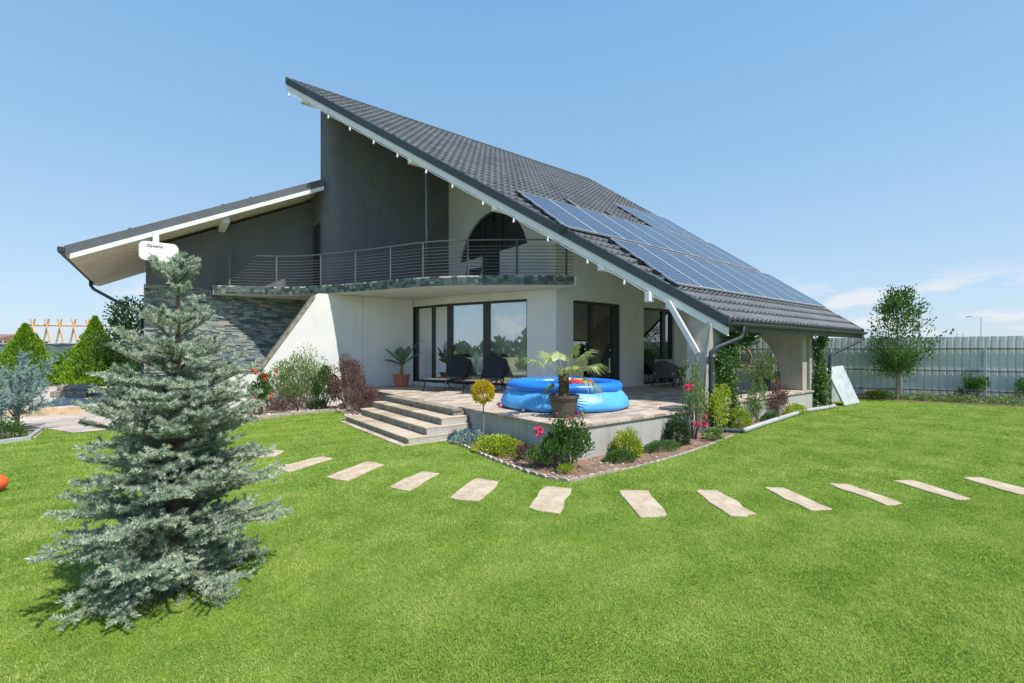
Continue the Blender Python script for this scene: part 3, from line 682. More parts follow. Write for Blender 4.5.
# --- main roof: body, tiles, trims
def roofpoly(mrg=0.0, y0=.0, y1=9.88): return [(rakex(y0)+mrg, y0), (farx(y0)-mrg, y0), (farx(y1)-mrg, y1), (rakex(y1)+mrg, y1)]
MB().prism(roofpoly(.05, .03, 9.86), lambda x, y: rz(y)-.23, lambda x, y: rz(y)-.03).build('roof_deck', M['fascia'], H)
MB().prism([(.95, 9.865), (farx(9.88), 9.865), (10.6, 16.3), (.95, 16.3)], lambda x, y: rz(9.88)-.25-.6*(y-9.88), lambda x, y: rz(9.88)-.02-.6*(y-9.88)).build('rear_roof', M['tile'], H)
nx = 610; gx = np.linspace(-1.75, 12.55, nx); rows = []; c = .36; slope_k = math.sqrt(1+TH*TH); nlen = 9.91*slope_k
V = []; ncs = int(nlen/c)+1
for j in range(ncs):
    for fq, hh in ((0.0, -.012), (.002, .040), (.5, .018), (.998, -.006)):
        sl = min((j+fq)*c, nlen); y = -.03+sl/slope_k
        xs = np.clip(gx, rakex(y)+.02, farx(y)-.02)
        wv = np.cos(2*PI*gx/.205); wv = np.where(wv > 0, wv, wv*.55)
        hgt = hh+.024*wv*(1 if hh > -.005 else .6)+(.012*np.sin(gx*0)*0)
        yy = y-(hgt*0)+(.012*wv if fq < .01 else 0)*-1.6
        V.append(np.stack([xs, yy-hgt*.3, RC+TH*y+hgt], 1))
V = np.array(V); nr_ = V.shape[0]
idx = np.arange(nr_*nx).reshape(nr_, nx)
F = np.stack([idx[:-1, :-1], idx[:-1, 1:], idx[1:, 1:], idx[1:, :-1]], -1).reshape(-1, 4)
Vf = V.reshape(-1, 3); w_ = np.abs(Vf[F[:, 0], 0]-Vf[F[:, 1], 0])+np.abs(Vf[F[:, 2], 0]-Vf[F[:, 3], 0]); F = F[w_ > 1e-4]
raw_mesh('roof_tiles', Vf, F, M['tile'], H)
def rakeline(y, dz=0, dx=0): return Vector((rakex(y)+dx, y, rz(y)+dz))
MB().beam(rakeline(-.06), rakeline(9.9), (.10, 0, 0), -.15, .06).build('rake_trim', M['trim'], H, bevel=.008)
MB().beam(rakeline(-.03, 0, .035), rakeline(9.9, 0, .035), (.05, 0, 0), -.33, -.152).build('rake_fascia', M['fascia'], H)
MB().beam(rakeline(0, 0, .09), rakeline(9.88, 0, .09), (.32, 0, 0), -.262, -.235).build('rake_soffit', M['fascia'], H)
fl = lambda y: Vector((farx(y), y, rz(y)))
MB().beam(fl(-.05), fl(9.9), (.06, 0, 0), -.28, .05).build('rake_trim', M['trim'], H)
MB().box(APX[0], FR[0], 9.86, 9.95, rz(9.88)-.02, rz(9.88)+.055).build('ridge_trim', M['trim'], H)
MB().box(LOW[0]+.05, FL[0]-.05, .0, .028, RC-.26, RC-.03).build('eave_fascia', M['trimgrey'], H)
# gutter and downspouts
m = MB(); gy, gz = -.10, RC-.085; prof = [(.065*math.cos(a), .065*math.sin(a)) for a in np.linspace(PI, 2*PI, 9)]
prof = [(-.072, .005)]+prof+[(.072, .005)]
x0, x1 = LOW[0]+.0, FL[0]-.02; vv = [(x, gy+p, gz+q) for x in (x0, x1) for p, q in prof]; k = len(prof)
m.add(vv, [(i, i+1, k+i+1, k+i) for i in range(k-1)]+[tuple(range(k)), tuple(range(2*k-1, k-1, -1))])
m.build('gutter', M['trimgrey'], H, smooth=False)
def pipe(name, pts, r=.042, mat=M['pipe']): return MB().tube(pts, r, 10).build(name, mat, H, smooth=True)
dA = AT(742, 333, 9.6)
pipe('downspout', [(4.78, -.10, 2.08), (4.78, -.10, 1.92), (4.72, -.09, 1.82), (4.05, .05, 1.62), (3.92, .1, 1.52), (3.92, .1, 1.3), (3.88, .08, .9), (3.86, .04, .08)])
pipe('downspout', [(12.1, -.10, 2.07), (12.1, -.10, 1.93), (12.0, -.08, 1.85), (10.55, .15, 1.48), (10.42, .18, 1.4), (10.4, .2, .6), (10.35, .2, .1)])
# diagonal brace and purlins
a_ = Vector((3.72, .9, rz(.9)-.3)); b_ = Vector((3.98, .40, 1.50)); d_ = (b_-a_).normalized(); sx = d_.cross(Vector((0, 1, 0))).normalized()
MB().obox((a_+b_)/2, (b_-a_)/2, Vector((1, 0.2, 0)).normalized()*.048, d_.cross(Vector((1, .2, 0)).normalized())*.05).build('roof_brace', M['fascia'], H, bevel=.005)
for u in (300, 408, 492, 600, 668):
    y = [yy for yy in np.linspace(.2, 9.8, 200) if CX+FPX*((rakex(yy)-CAM[0])*RT[0]+(yy-CAM[1])*RT[1])/((rakex(yy)-CAM[0])*FW[0]+(yy-CAM[1])*FW[1]) < u][0]
    MB().box(rakex(y)+.06, rakex(y)+1.9, y-.07, y+.07, rz(y)-.46, rz(y)-.27).build('purlin', M['fascia'], H, bevel=.01)
# white junction box below the rake
yb = 1.25; MB().box(rakex(yb)-.02, rakex(yb)+.16, yb-.06, yb+.06, rz(yb)-.54, rz(yb)-.34).build('junction_box', M['whitep'], H, bevel=.012)
MB().box(8.5, 8.62, 3.985, 3.998, 1.0, 1.1).build('wall_socket', M['whitep'], H)
MB().box(6.25, 6.33, 3.985, 3.998, 1.05, 1.13).build('wall_socket', M['whitep'], H)
# --- piers carrying the eave
def pier(pts, x0, x1):
    MB().extr(pts, YZ, x0, x1).build('concrete_pier', M['pier'], H, bevel=.015)
q = [(.34, DK), (.88, DK), (.90, .95), (1.0, 1.35), (1.22, 1.75), (1.6, 2.1), (2.1, 2.35), (2.3, 2.42), (2.3, ceil(2.3)), (.34, ceil(.34))]
pier(q, 8.95, 9.24)
MB().box(9.255, 9.5, .28, .86, -.02, ceil(.3)).build('concrete_pier', M['pier'], H, bevel=.015)
MB().hexa([(3.72, .2, DK), (4.3, .2, DK), (4.3, .56, DK), (3.76, .56, DK), (4.12, .2, ceil(.2)), (5.0, .2, ceil(.2)), (5.0, .7, ceil(.7)), (4.12, .7, ceil(.7))]).build('concrete_pier', M['pier'], H, bevel=.015)
# --- wing roof
WZ = lambda x: 3.89+.5*(x+6.19)
def wprism(x0, x1, y0, y1, d0, d1, name, mat, **k):
    return MB().prism([(x0, y0), (x1, y0), (x1, y1), (x0, y1)], lambda x, y: WZ(x)+d0, lambda x, y: WZ(x)+d1).build(name, mat, H, **k)
wprism(-6.19, -.69, 9.58, 15.75, -.2, -.03, 'wing_roof_deck', M['soffit'])
wprism(-6.2, -.69, 9.52, 9.575, -.215, .0, 'wing_rake_trim', M['trimgrey'])
wprism(-6.1, -.69, 9.5, 9.572, -.33, -.218, 'wing_rake_fascia', M['fascia'])
wprism(-6.2, -.69, 9.58, 15.75, -.028, .0, 'wing_roof_covering', M['tile'])
yy = 9.6
m = MB()
while yy < 15.7:
    m.prism([(-6.13, yy), (-.9, yy), (-.9, min(yy+.345, 15.72)), (-6.13, min(yy+.345, 15.72))], lambda x, y: WZ(x)-.225, lambda x, y: WZ(x)-.202); yy += .375
m.build('soffit_boards', M['soffit'], H)
m = MB()
m.box(-6.30, -6.18, 9.45, 15.8, WZ(-6.2)-.16, WZ(-6.2)-.03); m.build('wing_gutter', M['trim'], H, bevel=.02)
pp = AT(92, 283, 14.2)
pipe('downspout', [(-6.24, 14.6, 3.78), (-6.24, 14.6, 3.58), (-6.15, 14.4, 3.45), (-4.95, 11.5, 2.55), (-4.9, 11.3, 2.5), (-4.9, 11.3, .1)], .045)
for (u, v, nm) in ((150, 240, 0), (226, 220, 1)):
    x = UY(u, 9.75); MB().box(x-.08, x+.08, 9.66, 11.2, WZ(x)-.46, WZ(x)-.235).build('roof_beam', M['fascia'], H, bevel=.008)
for u in (130, 222, 250):
    x = UY(u, 9.9); MB().tube([(x, 9.8, WZ(x)), (x, 9.8, WZ(x)+.05), (x+.02, 9.8, WZ(x)+.09)], [.04, .04, .015], 8).build('roof_clip', M['trim'], H)
# white rounded sign box on a bracket under the first beam
x = UY(156, 9.6)+.06; zc = 1.55-(252-351)/FPX*((x-CAM[0])*FW[0]+(9.4-CAM[1])*FW[1]); D_ = (x-CAM[0])*FW[0]+(9.4-CAM[1])*FW[1]
t = thing('rounded_sign', 'white rounded panel hanging under the end of the wing roof', 'panel', (x, 9.5, zc))
hw, hh, rr = .38, .225, .12; pts = []
for (sx_, sz_, a0) in ((1, 1, 0), (-1, 1, 90), (-1, -1, 180), (1, -1, 270)):
    for k in range(6):
        a = math.radians(a0+k*18); pts.append((sx_*(hw-rr)+rr*math.cos(a), sz_*(hh-rr)+rr*math.sin(a)))
MB().extr([(x+p, zc+q) for p, q in pts][::-1], XZ, 9.38, 9.46).build('panel', M['whitep'], t, bevel=.01)
MB().box(x-.12, x+.0, 9.47, 9.6, zc+.0, zc+.5).build('bracket', M['fascia'], t)
cu = bpy.data.curves.new('lettering', 'FONT'); cu.body = 'Dawsho'; cu.size = .095; cu.extrude = .002; cu.shear = .2; cu.materials.append(M['black'])
lt0 = bpy.data.objects.new('lettering', cu); COL.objects.link(lt0); bpy.context.view_layer.update()
lme = bpy.data.meshes.new_from_object(lt0.evaluated_get(bpy.context.evaluated_depsgraph_get())); bpy.data.objects.remove(lt0); lme.materials.clear(); lme.materials.append(M['black'])
lt = bpy.data.objects.new('lettering', lme); COL.objects.link(lt); lt.parent = t; lt.location = (-.24, -.128, .10); lt.rotation_euler = (PI/2, 0, 0)

# string lights along the rake
t = thing('string_lights', 'string of small white bulbs hanging along the sloping roof edge', 'string lights', (1.3, 4.9, 5.6))
ys = []
m = MB(); P_ = []
for i in range(41):
    y = .9+i*(9.6-.9)/40; P_.append((rakex(y)-.012, y, rz(y)-.335-.02*abs(math.sin(i*PI/3.3))))
m.tube(P_, .006, 5); m.build('wire', M['fascia'], t)
for u in (290, 329, 351, 375, 399, 427, 453, 484, 514, 549, 588, 626):
    y = [yy for yy in np.linspace(.2, 9.8, 300) if CX+FPX*((rakex(yy)-CAM[0])*RT[0]+(yy-CAM[1])*RT[1])/((rakex(yy)-CAM[0])*FW[0]+(yy-CAM[1])*FW[1]) < u][0]
    b_ = MB().lathe([(.001, -.115), (.022, -.105), (.030, -.085), (.024, -.06), (.014, -.045), (.014, 0)], (rakex(y)-.012, y, rz(y)-.345), 10).build('bulb', M['whitep'], t, smooth=True)

# ================================================================== solar panels
PW, PLen, PH = 1.03, 2.17, .12
sl = math.atan(TH); ax = Vector((1, 0, 0)); ay = Vector((0, math.cos(sl), math.sin(sl))); an = ax.cross(ay)
pc = 2.318
proto = thing('solar_panel', 'x', 'solar panel', (0, 0, 0), 'solar panels on the main roof')
hw, hl = PW/2-.006, PLen/2-.012
m = MB().box(-hw, hw, -hl, -hl+.028, -.02, .02).box(-hw, hw, hl-.028, hl, -.02, .02).box(-hw, -hw+.028, -hl+.0285, hl-.0285, -.02, .02).box(hw-.028, hw, -hl+.0285, hl-.0285, -.02, .02)
m.build('frame', M['silver'], proto, local=True)
MB().box(-hw+.029, hw-.029, -hl+.029, hl-.029, -.016, .012).build('cells', M['cell'], proto, local=True)
ordn = ['first', 'second', 'third', 'fourth', 'fifth', 'sixth', 'seventh', 'eighth', 'ninth']
first = True
for rn, x0, yb, cnt in (('bottom row', 3.90, .83, 8), ('middle row', 2.57, 2.69, 9), ('short top row', 8.45, 4.50, 3)):
    for k in range(cnt):
        o = proto if first else copy_tree(proto); first = False
        yc = yb+PLen/2*math.cos(sl); o.location = (x0+PW*(k+.5), yc, pc+TH*yc); o.rotation_euler = (sl, 0, 0)
        o['label'] = f'{ordn[k]} solar panel from the left in the {rn} of the roof array'
m = thing('mounting_rails', 'aluminium mounting rails with dark bars for their shadow, and dark clamps under the roof solar array', 'mounting rails', (7, 3, 4.3))
def onroof(x, y, d): return Vector((x, y, RC+TH*y))+an*d
for y, xa, xb in ((1.2, 3.85, 12.2), (2.2, 3.85, 12.2), (3.05, 2.5, 11.9), (4.05, 2.5, 11.9), (4.9, 8.4, 11.6), (5.8, 8.4, 11.6)):
    MB().obox((onroof(xa, y, .055)+onroof(xb, y, .055))/2, (xb-xa)/2*ax, ay*.02, an*.018).build('rail', M['trim'], m)
for x, ya, yb in ((4.85, 4.35, 5.15), (4.98, 4.35, 5.12), (6.45, 4.4, 5.0), (6.58, 4.4, 4.95)):
    MB().obox((onroof(x, ya, .06)+onroof(x, yb, .06))/2, ax*.02, (yb-ya)/2*slope_k*ay, an*.02).build('rail', M['silver'] if x in (4.98, 6.58) else M['trim'], m)  # dark bar beside each silver rail stands in for the rail's shadow
for (x, ys_) in ((3.87, np.linspace(.9, 2.55, 5)), (2.54, np.linspace(2.75, 4.4, 5))):
    for y in ys_:
        MB().obox(onroof(x, y, .06), ax*.04, ay*.07, an*.055).build('clamp', M['trim'], m)
# ================================================================== plants
def rand_dirs(n, up=0.0):
    d = RNG.normal(size=(n, 3)); d[:, 2] += up; return unit(d)
def shrub(name, label, cat, x, y, z, rx, ry, h, mat, n=2500, ls=.035, lw=.5, stems=8, group=None, bark='greybark', fill=.55, clumps=14, up=.6, base=.1, smat=None):
    """leafy shrub: stems from the base, leaves gathered in clumps inside an uneven dome"""
    t = thing(name, label, cat, (x, y, z), group)
    cdir = rand_dirs(clumps, .35); cdir[:, 2] = np.abs(cdir[:, 2])
    rad = RNG.uniform(.35, 1.0, clumps)**.6
    C = cdir*rad[:, None]*np.array([rx, ry, h*.72])*.8+np.array([0, 0, h*base+h*.12])
    cr = RNG.uniform(.22, .42, clumps)
    m = MB()
    for i in range(stems):
        c = C[i % clumps]; b = np.array([RNG.uniform(-.15, .15)*rx, RNG.uniform(-.15, .15)*ry, -.02])
        mid = (b+c)/2+RNG.normal(size=3)*.04*rx
        m.tube([tuple(b+np.array((x, y, z))), tuple(mid+np.array((x, y, z))), tuple(c+np.array((x, y, z)))], [.012*max(.5, h), .008*max(.5, h), .003], 5)
    m.build('stem', M[bark], t)
    pick = RNG.integers(0, clumps, n); off = unit(RNG.normal(size=(n, 3)))*(RNG.random((n, 1))**(.34))*cr[pick][:, None]*np.array([rx, ry, h*.55])
    P = C[pick]+off; P[:, 2] = np.abs(P[:, 2])+.01
    D = unit(off+np.array([0, 0, up*h*.3])+RNG.normal(size=(n, 3))*.35*np.linalg.norm(off, axis=1, keepdims=True))
    L_ = RNG.uniform(.7, 1.25, n)*ls
    r = np.clip(.5*RNG.random(n)+.5*RNG.random(clumps)[pick], 0, 1)
    leaves('foliage', P+np.array((x, y, z)), D, L_, L_*lw, M[mat], t, r)
    return t
def ball(name, label, cat, x, y, z, r, h, mat, n, ls, group=None, lw=.5, stem=0.0):
    t = thing(name, label, cat, (x, y, z), group)
    d = rand_dirs(n); d[:, 2] = np.where(stem > 0, d[:, 2], np.abs(d[:, 2]+.15))
    bump = 1+.10*np.sin(d[:, 0]*7+1)*np.sin(d[:, 1]*8+2)+.07*np.sin(d[:, 2]*11+d[:, 0]*6)
    P = d*(RNG.uniform(.72, 1.0, (n, 1)))*bump[:, None]*np.array([r, r, h if stem == 0 else r])+np.array([0, 0, stem+(r if stem > 0 else 0)])
    leaves('foliage', P+np.array((x, y, z)), d+RNG.normal(size=(n, 3))*.5+np.array([0, 0, .3]), RNG.uniform(.7, 1.2, n)*ls, ls*lw, M[mat], t)
    m = MB()
    if stem > 0: m.tube([(x, y, z-.02), (x+.01, y, z+stem*.5), (x, y, z+stem+r)], [.014, .012, .01], 7)
    else:
        for i in range(5): m.tube([(x, y, z-.02), (x+random.uniform(-.5, .5)*r, y+random.uniform(-.5, .5)*r, z+h*.7)], [.012, .004], 5)
    m.build('stem', M['greybark'], t)
    return t
def flower(p, r, mat, parent):
    n = 26; d = rand_dirs(n, .4); P = np.array(p)+d*r*.25
    return leaves('flower', P, d, r*1.0, r*1.1, M[mat], parent)

# ---- generic conifer made of needle shoots
def shoots_to_needles(S0, SD, SL, per, nl, nw, splay=.75, upb=.25):
    n = len(S0); idx = np.repeat(np.arange(n), per); f = RNG.random(len(idx))**.9
    d = SD[idx]; P = S0[idx]+d*(f*SL[idx])[:, None]
    R = RNG.normal(size=P.shape); R -= d*np.sum(R*d, 1, keepdims=True); R = unit(R)
    D = unit(d*(1-splay*.5)+R*splay+np.array([0, 0, upb]))
    return P, D, RNG.uniform(.75, 1.15, len(P))*nl, nw, idx
def spruce(x, y, z0, Ht, prof):
    t = thing('blue_spruce', 'blue spruce in the foreground with silvery green branches, growing in the lawn', 'spruce tree', (x, y, z0))
    base = np.array([x, y, z0]); tp = lambda z: base+np.array([.06*math.sin(z*2.0)*.4+.03*z, .01*z, z])
    m = MB(); zs = np.linspace(-.03, Ht, 14)
    m.tube([tuple(tp(z)) for z in zs], [max(.004, .045*(1-z/Ht)**.9+.006) for z in zs], 10)
    bm_ = m; S0, SD, SL, SR = [], [], [], []
    zz = .10
    while zz < Ht-.05:
        top = zz > Ht*.70
        nb = int(RNG.integers(9, 12)) if not top else int(RNG.integers(4, 6)); ph = RNG.random()*6.28
        for b in range(nb):
            a = ph+b*2*PI/nb+RNG.normal()*.22; zb = max(.06, zz+RNG.uniform(-.10, .10))
            Lb = np.interp(zb, *prof)*RNG.uniform(.70, 1.0)
            lb_ = a % 6.28
            el = np.interp(zb/Ht, [0, .22, .6, 1], [-.10, .02, .26, .75])+RNG.normal()*.16
            p = tp(zb).copy(); d = np.array([math.cos(a)*math.cos(el), math.sin(a)*math.cos(el), math.sin(el)])
            npt = max(4, int(Lb/.055)); pts = [p.copy()]; step = Lb/npt/ max(.5, math.cos(el))
            for i in range(npt):
                d = d+np.array([0, 0, .018 if zb < Ht*.5 else .01])+RNG.normal(size=3)*.03; d /= np.linalg.norm(d); p = p+d*step; pts.append(p.copy())
                f = (i+1)/npt
                if f > .08:
                    for sgn in (-1, 1):
                        if RNG.random() < .18: continue
                        sd = np.array([-d[1], d[0], 0])*sgn; sd /= np.linalg.norm(sd)
                        tl = (.30*(1-f)*Lb+.075)*RNG.uniform(.6, 1.2); td = unit((d*.75+sd*.8+np.array([0, 0, RNG.uniform(-.22, .50)]))[None])[0]
                        q = p.copy(); k = max(1, int(tl/.07)); 
                        for j in range(k):
                            ln = tl/k*1.15; S0.append(q.copy()); SD.append(td.copy()); SL.append(ln); SR.append(f)
                            if j and RNG.random() < .8:
                                for s2 in (-1, 1):
                                    sd2 = unit((td*.7+np.cross(td, [0, 0, 1])*s2*.7+RNG.normal(size=3)*.35+np.array([0, 0, .25]))[None])[0]
                                    S0.append(q.copy()); SD.append(sd2); SL.append(RNG.uniform(.05, .085)); SR.append(1)
                            q = q+td*tl/k; td = unit((td+RNG.normal(size=3)*.06)[None])[0]
                S0.append(p-d*step); SD.append(d.copy()); SL.append(step*1.2); SR.append(f)
            bm_.tube([tuple(v) for v in pts], list(np.linspace(.012*(Lb/.8)+.004, .003, len(pts))), 5)
        zz += .078 if not top else .115
    for k in range(7):      # leader
        a = k*.9; S0.append(tp(Ht-.14)); SD.append(unit(np.array([[math.cos(a)*.35, math.sin(a)*.35, 1.]]))[0]); SL.append(.12); SR.append(1)
    S0.append(tp(Ht-.2)); SD.append(np.array([0., 0, 1])); SL.append(.26); SR.append(1)
    bm_.build('trunk', M['bark'], t, smooth=True)
    S0 = np.array(S0); SD = np.array(SD); SL = np.array(SL); 
    per = 84; P, D, NL, NW, idx = shoots_to_needles(S0, SD, SL, per, .024, .0052, .95)
    sr = RNG.random(len(S0)); r = np.clip(sr[idx]*.6+RNG.random(len(idx))*.4, 0, 1)
    r = np.where((sr[idx] > .0), r, r)
    print('spruce shoots', len(S0), 'needles', len(P))
    tris('foliage', P, D, NL, NW, M['needle'], t, r)
    return t
spos = AT(170, 351, 3.0)
prof = ([0, .12, .3, .5, .85, 1.2, 1.42, 1.56, 1.7, 2.1, 2.27], [.50, .62, .68, .66, .55, .46, .37, .24, .15, .12, .03])
spruce(spos.x, spos.y, 0, 2.15, prof)

# ---- blue juniper at far left
def juniper(label, x, y, z, R, H_, n=420):
    t = thing('blue_juniper', label, 'juniper', (x, y, z), None)
    base = np.array([x, y, z]); m = MB(); S0, SD, SL = [], [], []
    m.tube([(x, y, z-.02), (x+.02, y, z+H_*.2), (x, y-.02, z+H_*.45)], [.045, .035, .02], 8)
    for i in range(34):
        a = RNG.random()*6.28; el = RNG.uniform(.25, 1.35); L_ = R*math.cos(el)+H_*.72*math.sin(el); L_ *= RNG.uniform(.7, 1.05)
        d = np.array([math.cos(a)*math.cos(el), math.sin(a)*math.cos(el), math.sin(el)]); p = base+np.array([0, 0, H_*RNG.uniform(.15, .4)]); pts = [tuple(p)]
        k = 9
        for j in range(k):
            d = unit((d+RNG.normal(size=3)*.10+np.array([0, 0, .03]))[None])[0]; p = p+d*L_/k; pts.append(tuple(p))
            if j > 1:
                for q in range(10):
                    sd = unit((d+RNG.normal(size=3)*.75)[None])[0]; S0.append(p.copy()); SD.append(sd); SL.append(RNG.uniform(.08, .17))
        m.tube(pts, list(np.linspace(.014, .003, len(pts))), 5)
    m.build('trunk', M['greybark'], t)
    S0, SD, SL = map(np.array, (S0, SD, SL)); P, D, NL, NW, idx = shoots_to_needles(S0, SD, SL, 26, .030, .008, .6)
    sr = RNG.random(len(S0)); tris('foliage', P, D, NL, NW, M['junipern'], t, sr[idx]*.6+RNG.random(len(idx))*.4)
    return t
jp = G(16, 432, 0); juniper('open blue juniper on a bare trunk at the left edge of the lawn', jp.x, jp.y, 0.02, .46, 1.30)
jp = G(-14, 440, 0); juniper('silvery juniper branches cut by the left edge of the photo, low above a green bush', jp.x-.2, jp.y-.3, 0.02, .34, .8)
# ---- thujas
def thuja(label, x, y, z, R, H_, n=7000, group='golden green conifers along the far left fence', ls=.11):
    t = thing('thuja', label, 'conifer', (x, y, z), group)
    MB().tube([(x, y, z-.02), (x, y, z+H_*.85)], [.05, .01], 7).build('trunk', M['bark'], t)
    f = RNG.random(n)**1.5; a = RNG.random(n)*6.28
    lob = 1+.16*np.sin(a*5+f*9)+.12*np.sin(a*9-f*17)+.1*np.sin(f*30)
    rr = R*np.minimum(1, (1-f)*1.12+.01)**1.0*np.minimum(1, .7+f*3)*lob*RNG.uniform(.7, 1, n)
    P = np.stack([x+rr*np.cos(a), y+rr*np.sin(a), z+.04+f*H_], 1)
    D = np.stack([np.cos(a)*.5, np.sin(a)*.5, np.full(n, 1.)], 1)+RNG.normal(size=(n, 3))*.3
    cl = RNG.random(400); ck = (np.floor(f*14)*17+np.floor(a*4)).astype(int) % 400
    leaves('foliage', P, D, RNG.uniform(.7, 1.2, n)*ls, ls*.5, M['thuja'], t, cl[ck]*.5+RNG.random(n)*.5)
    return t
for (u, D, R, H_, lb) in ((25, 17.6, 1.1, 2.4, 'broad golden conifer behind the blue juniper'), (95, 18.4, 1.05, 2.75, 'tall pointed golden conifer, half in shade, behind the low stone step'),
    (57, 20.0, .75, 1.25, 'low rounded golden conifer between the two tall ones'), (113, 18.6, .75, 1.15, 'short dark conifer in the shade beside the tall pointed one'), (-12, 18.5, .9, 1.7, 'golden conifer at the very left edge of the photo')):
    p = AT(u, 351, D); thuja(lb, p.x, p.y, .12, R, H_)
# conifers on the garden's other side: seen as reflections in the glass doors
for k in range(6):
    thuja('conifer hedge plant across the garden, reflected in the glass doors', -19-.5*k, -8+k*4.4, 0, 1.2, 2.5+.35*(k % 2), 2500, 'conifers reflected in the doors', .2)
# ---- dark shrub/tree behind the left wing corner
def tree(name, label, cat, x, y, z, Ht, R, z_c, mat, n, ls, trunk=.04, blobs=26, group=None, bark='greybark', vase=False):
    t = thing(name, label, cat, (x, y, z), group); m = MB(); base = np.array((x, y, z))
    top = base+np.array([RNG.normal()*.05, RNG.normal()*.05, Ht*.8])
    m.tube([tuple(base-np.array([0, 0, .03])), tuple(base+np.array([.02, 0, z_c*.6])), tuple(base+(top-base)*.6), tuple(top)], [trunk, trunk*.8, trunk*.5, trunk*.15], 8)
    P, D, r = [], [], []
    for i in range(blobs):
        f = RNG.random(); zz = z_c+(Ht*.97-z_c)*f; a = RNG.random()*6.28
        reach = R*(math.sqrt(max(.05, 1-((f-.32)/.72)**2)) if not vase else float(np.interp(f, [0, .35, .6, 1], [.32, 1, .85, .25])))*RNG.uniform(.5, 1.1)
        s0 = base+np.array([0, 0, min(zz-.15, max(z_c*.8, zz-reach*.9))]); e = base+np.array([math.cos(a)*reach, math.sin(a)*reach, zz])
        mid = (s0+e)/2+np.array([0, 0, -.05]); m.tube([tuple(s0), tuple(mid), tuple(e)], [trunk*.35, trunk*.2, .003], 5)
        k = n//blobs; ff = RNG.uniform(.25, 1.08, k)[:, None]; c = s0+(e-s0)*ff; q = RNG.normal(size=(k, 3))*R*.13*(1.15-ff*.55)
        P.append(c+q); D.append(q+(e-s0)*.3+np.array([0, 0, .1])); r.append(np.full(k, RNG.random()))
    m.build('trunk', M[bark], t); P = np.concatenate(P); D = np.concatenate(D); r = np.concatenate(r)*.45+RNG.random(len(P))*.55
    leaves('crown', P, D, RNG.uniform(.7, 1.2, len(P))*ls, ls*.55, M[mat], t, r); return t
p = AT(137, 351, 19.0); tree('walnut_tree', 'dark loose leafy tree beside the corner of the slate wall', 'tree', p.x, p.y, 0, 3.6, 1.6, .5, 'darkgreen', 5200, .13, .05, 34)
p = AT(104, 351, 20.0); shrub('leafy_bush', 'dark green bush behind the tall pointed conifer', 'bush', p.x, p.y, 0, 1.5, 1.2, 2.5, 'darkgreen', 4500, .12)
p = AT(140, 351, 17.8); shrub('leafy_bush', 'dark bush in the shade at the foot of the loose leafy tree', 'bush', p.x, p.y, 0, 1.0, 1.0, 1.7, 'green', 3000, .10)
# ---- tree at right by the fence
p = AT(897, 351, 14.3); tree('young_tree', 'young round-crowned tree with thin trunk in front of the grey fence', 'tree', p.x, p.y, 0, 3.55, 1.08, 1.0, 'green', 5600, .085, .035, 70, vase=True)
# ---- green bush at left edge
p = G(6, 441); ball('round_bush', 'small bright green bush at the left edge under the juniper', 'bush', p.x-.05, p.y+.1, 0, .30, .34, 'green', 1800, .04)
p = G(232, 405, .2); ball('round_bush', 'bright green bush low beside the slate wall, behind the spruce', 'bush', p.x-.3, p.y+.6, 0, .45, .5, 'yellowgreen', 1500, .06)
# ---- planting by the fin wall
shrub('tall_shrub', 'tall loose green shrub against the sunlit white buttress', 'shrub', UY(299, 8.15), 8.15, 0, .80, .42, 1.8, 'palegreen', 3400, .075, .35, 16, clumps=26)
shrub('tall_shrub', 'darker leafy shrub to the right of the tall loose shrub', 'shrub', UY(326, 8.05), 8.05, 0, .5, .4, 1.55, 'green', 2200, .06, .45, 9, clumps=18)
shrub('barberry', 'tall purple barberry with arching twigs beside the steps', 'shrub', UY(347, 7.7), 7.7, 0, .60, .5, 1.7, 'purple', 4800, .045, .55, 16, clumps=24)
shrub('barberry', 'low reddish barberry sprawling over the top of the steps', 'shrub', UY(362, 6.75), 6.75, 0.0, .55, .5, .9, 'purple', 4000, .038, .55, 14, clumps=22)
shrub('barberry', 'small dusty purple barberry at the left of the tall loose shrub', 'shrub', UY(282, 7.9), 7.9, 0, .36, .3, .55, 'purple', 1500, .03, .55, 10, clumps=16)
p = Vector((UY(261, 7.8)+.1, 7.8, 0)); t = shrub('rose_bush', 'rose bush with red orange blooms near the spruce', 'rose', p.x-.1, p.y, 0, .32, .28, 1.25, 'green', 2200, .05, .55, 9, clumps=12)
for k in range(14):
    q = np.array([p.x-.1+RNG.normal()*.13, p.y-.12+RNG.normal()*.06, RNG.choice([.9, 1.0, 1.08, .5])+RNG.normal()*.05]); flower(q, .045, 'redflower', t)
p = Vector((UY(316, 7.85), 7.85, 0)); shrub('low_bush', 'low dark evergreen tuft in front of the tall loose shrub', 'bush', p.x+.15, p.y+.1, 0, .4, .25, .3, 'darkgreen', 1200, .04, .5, 6)
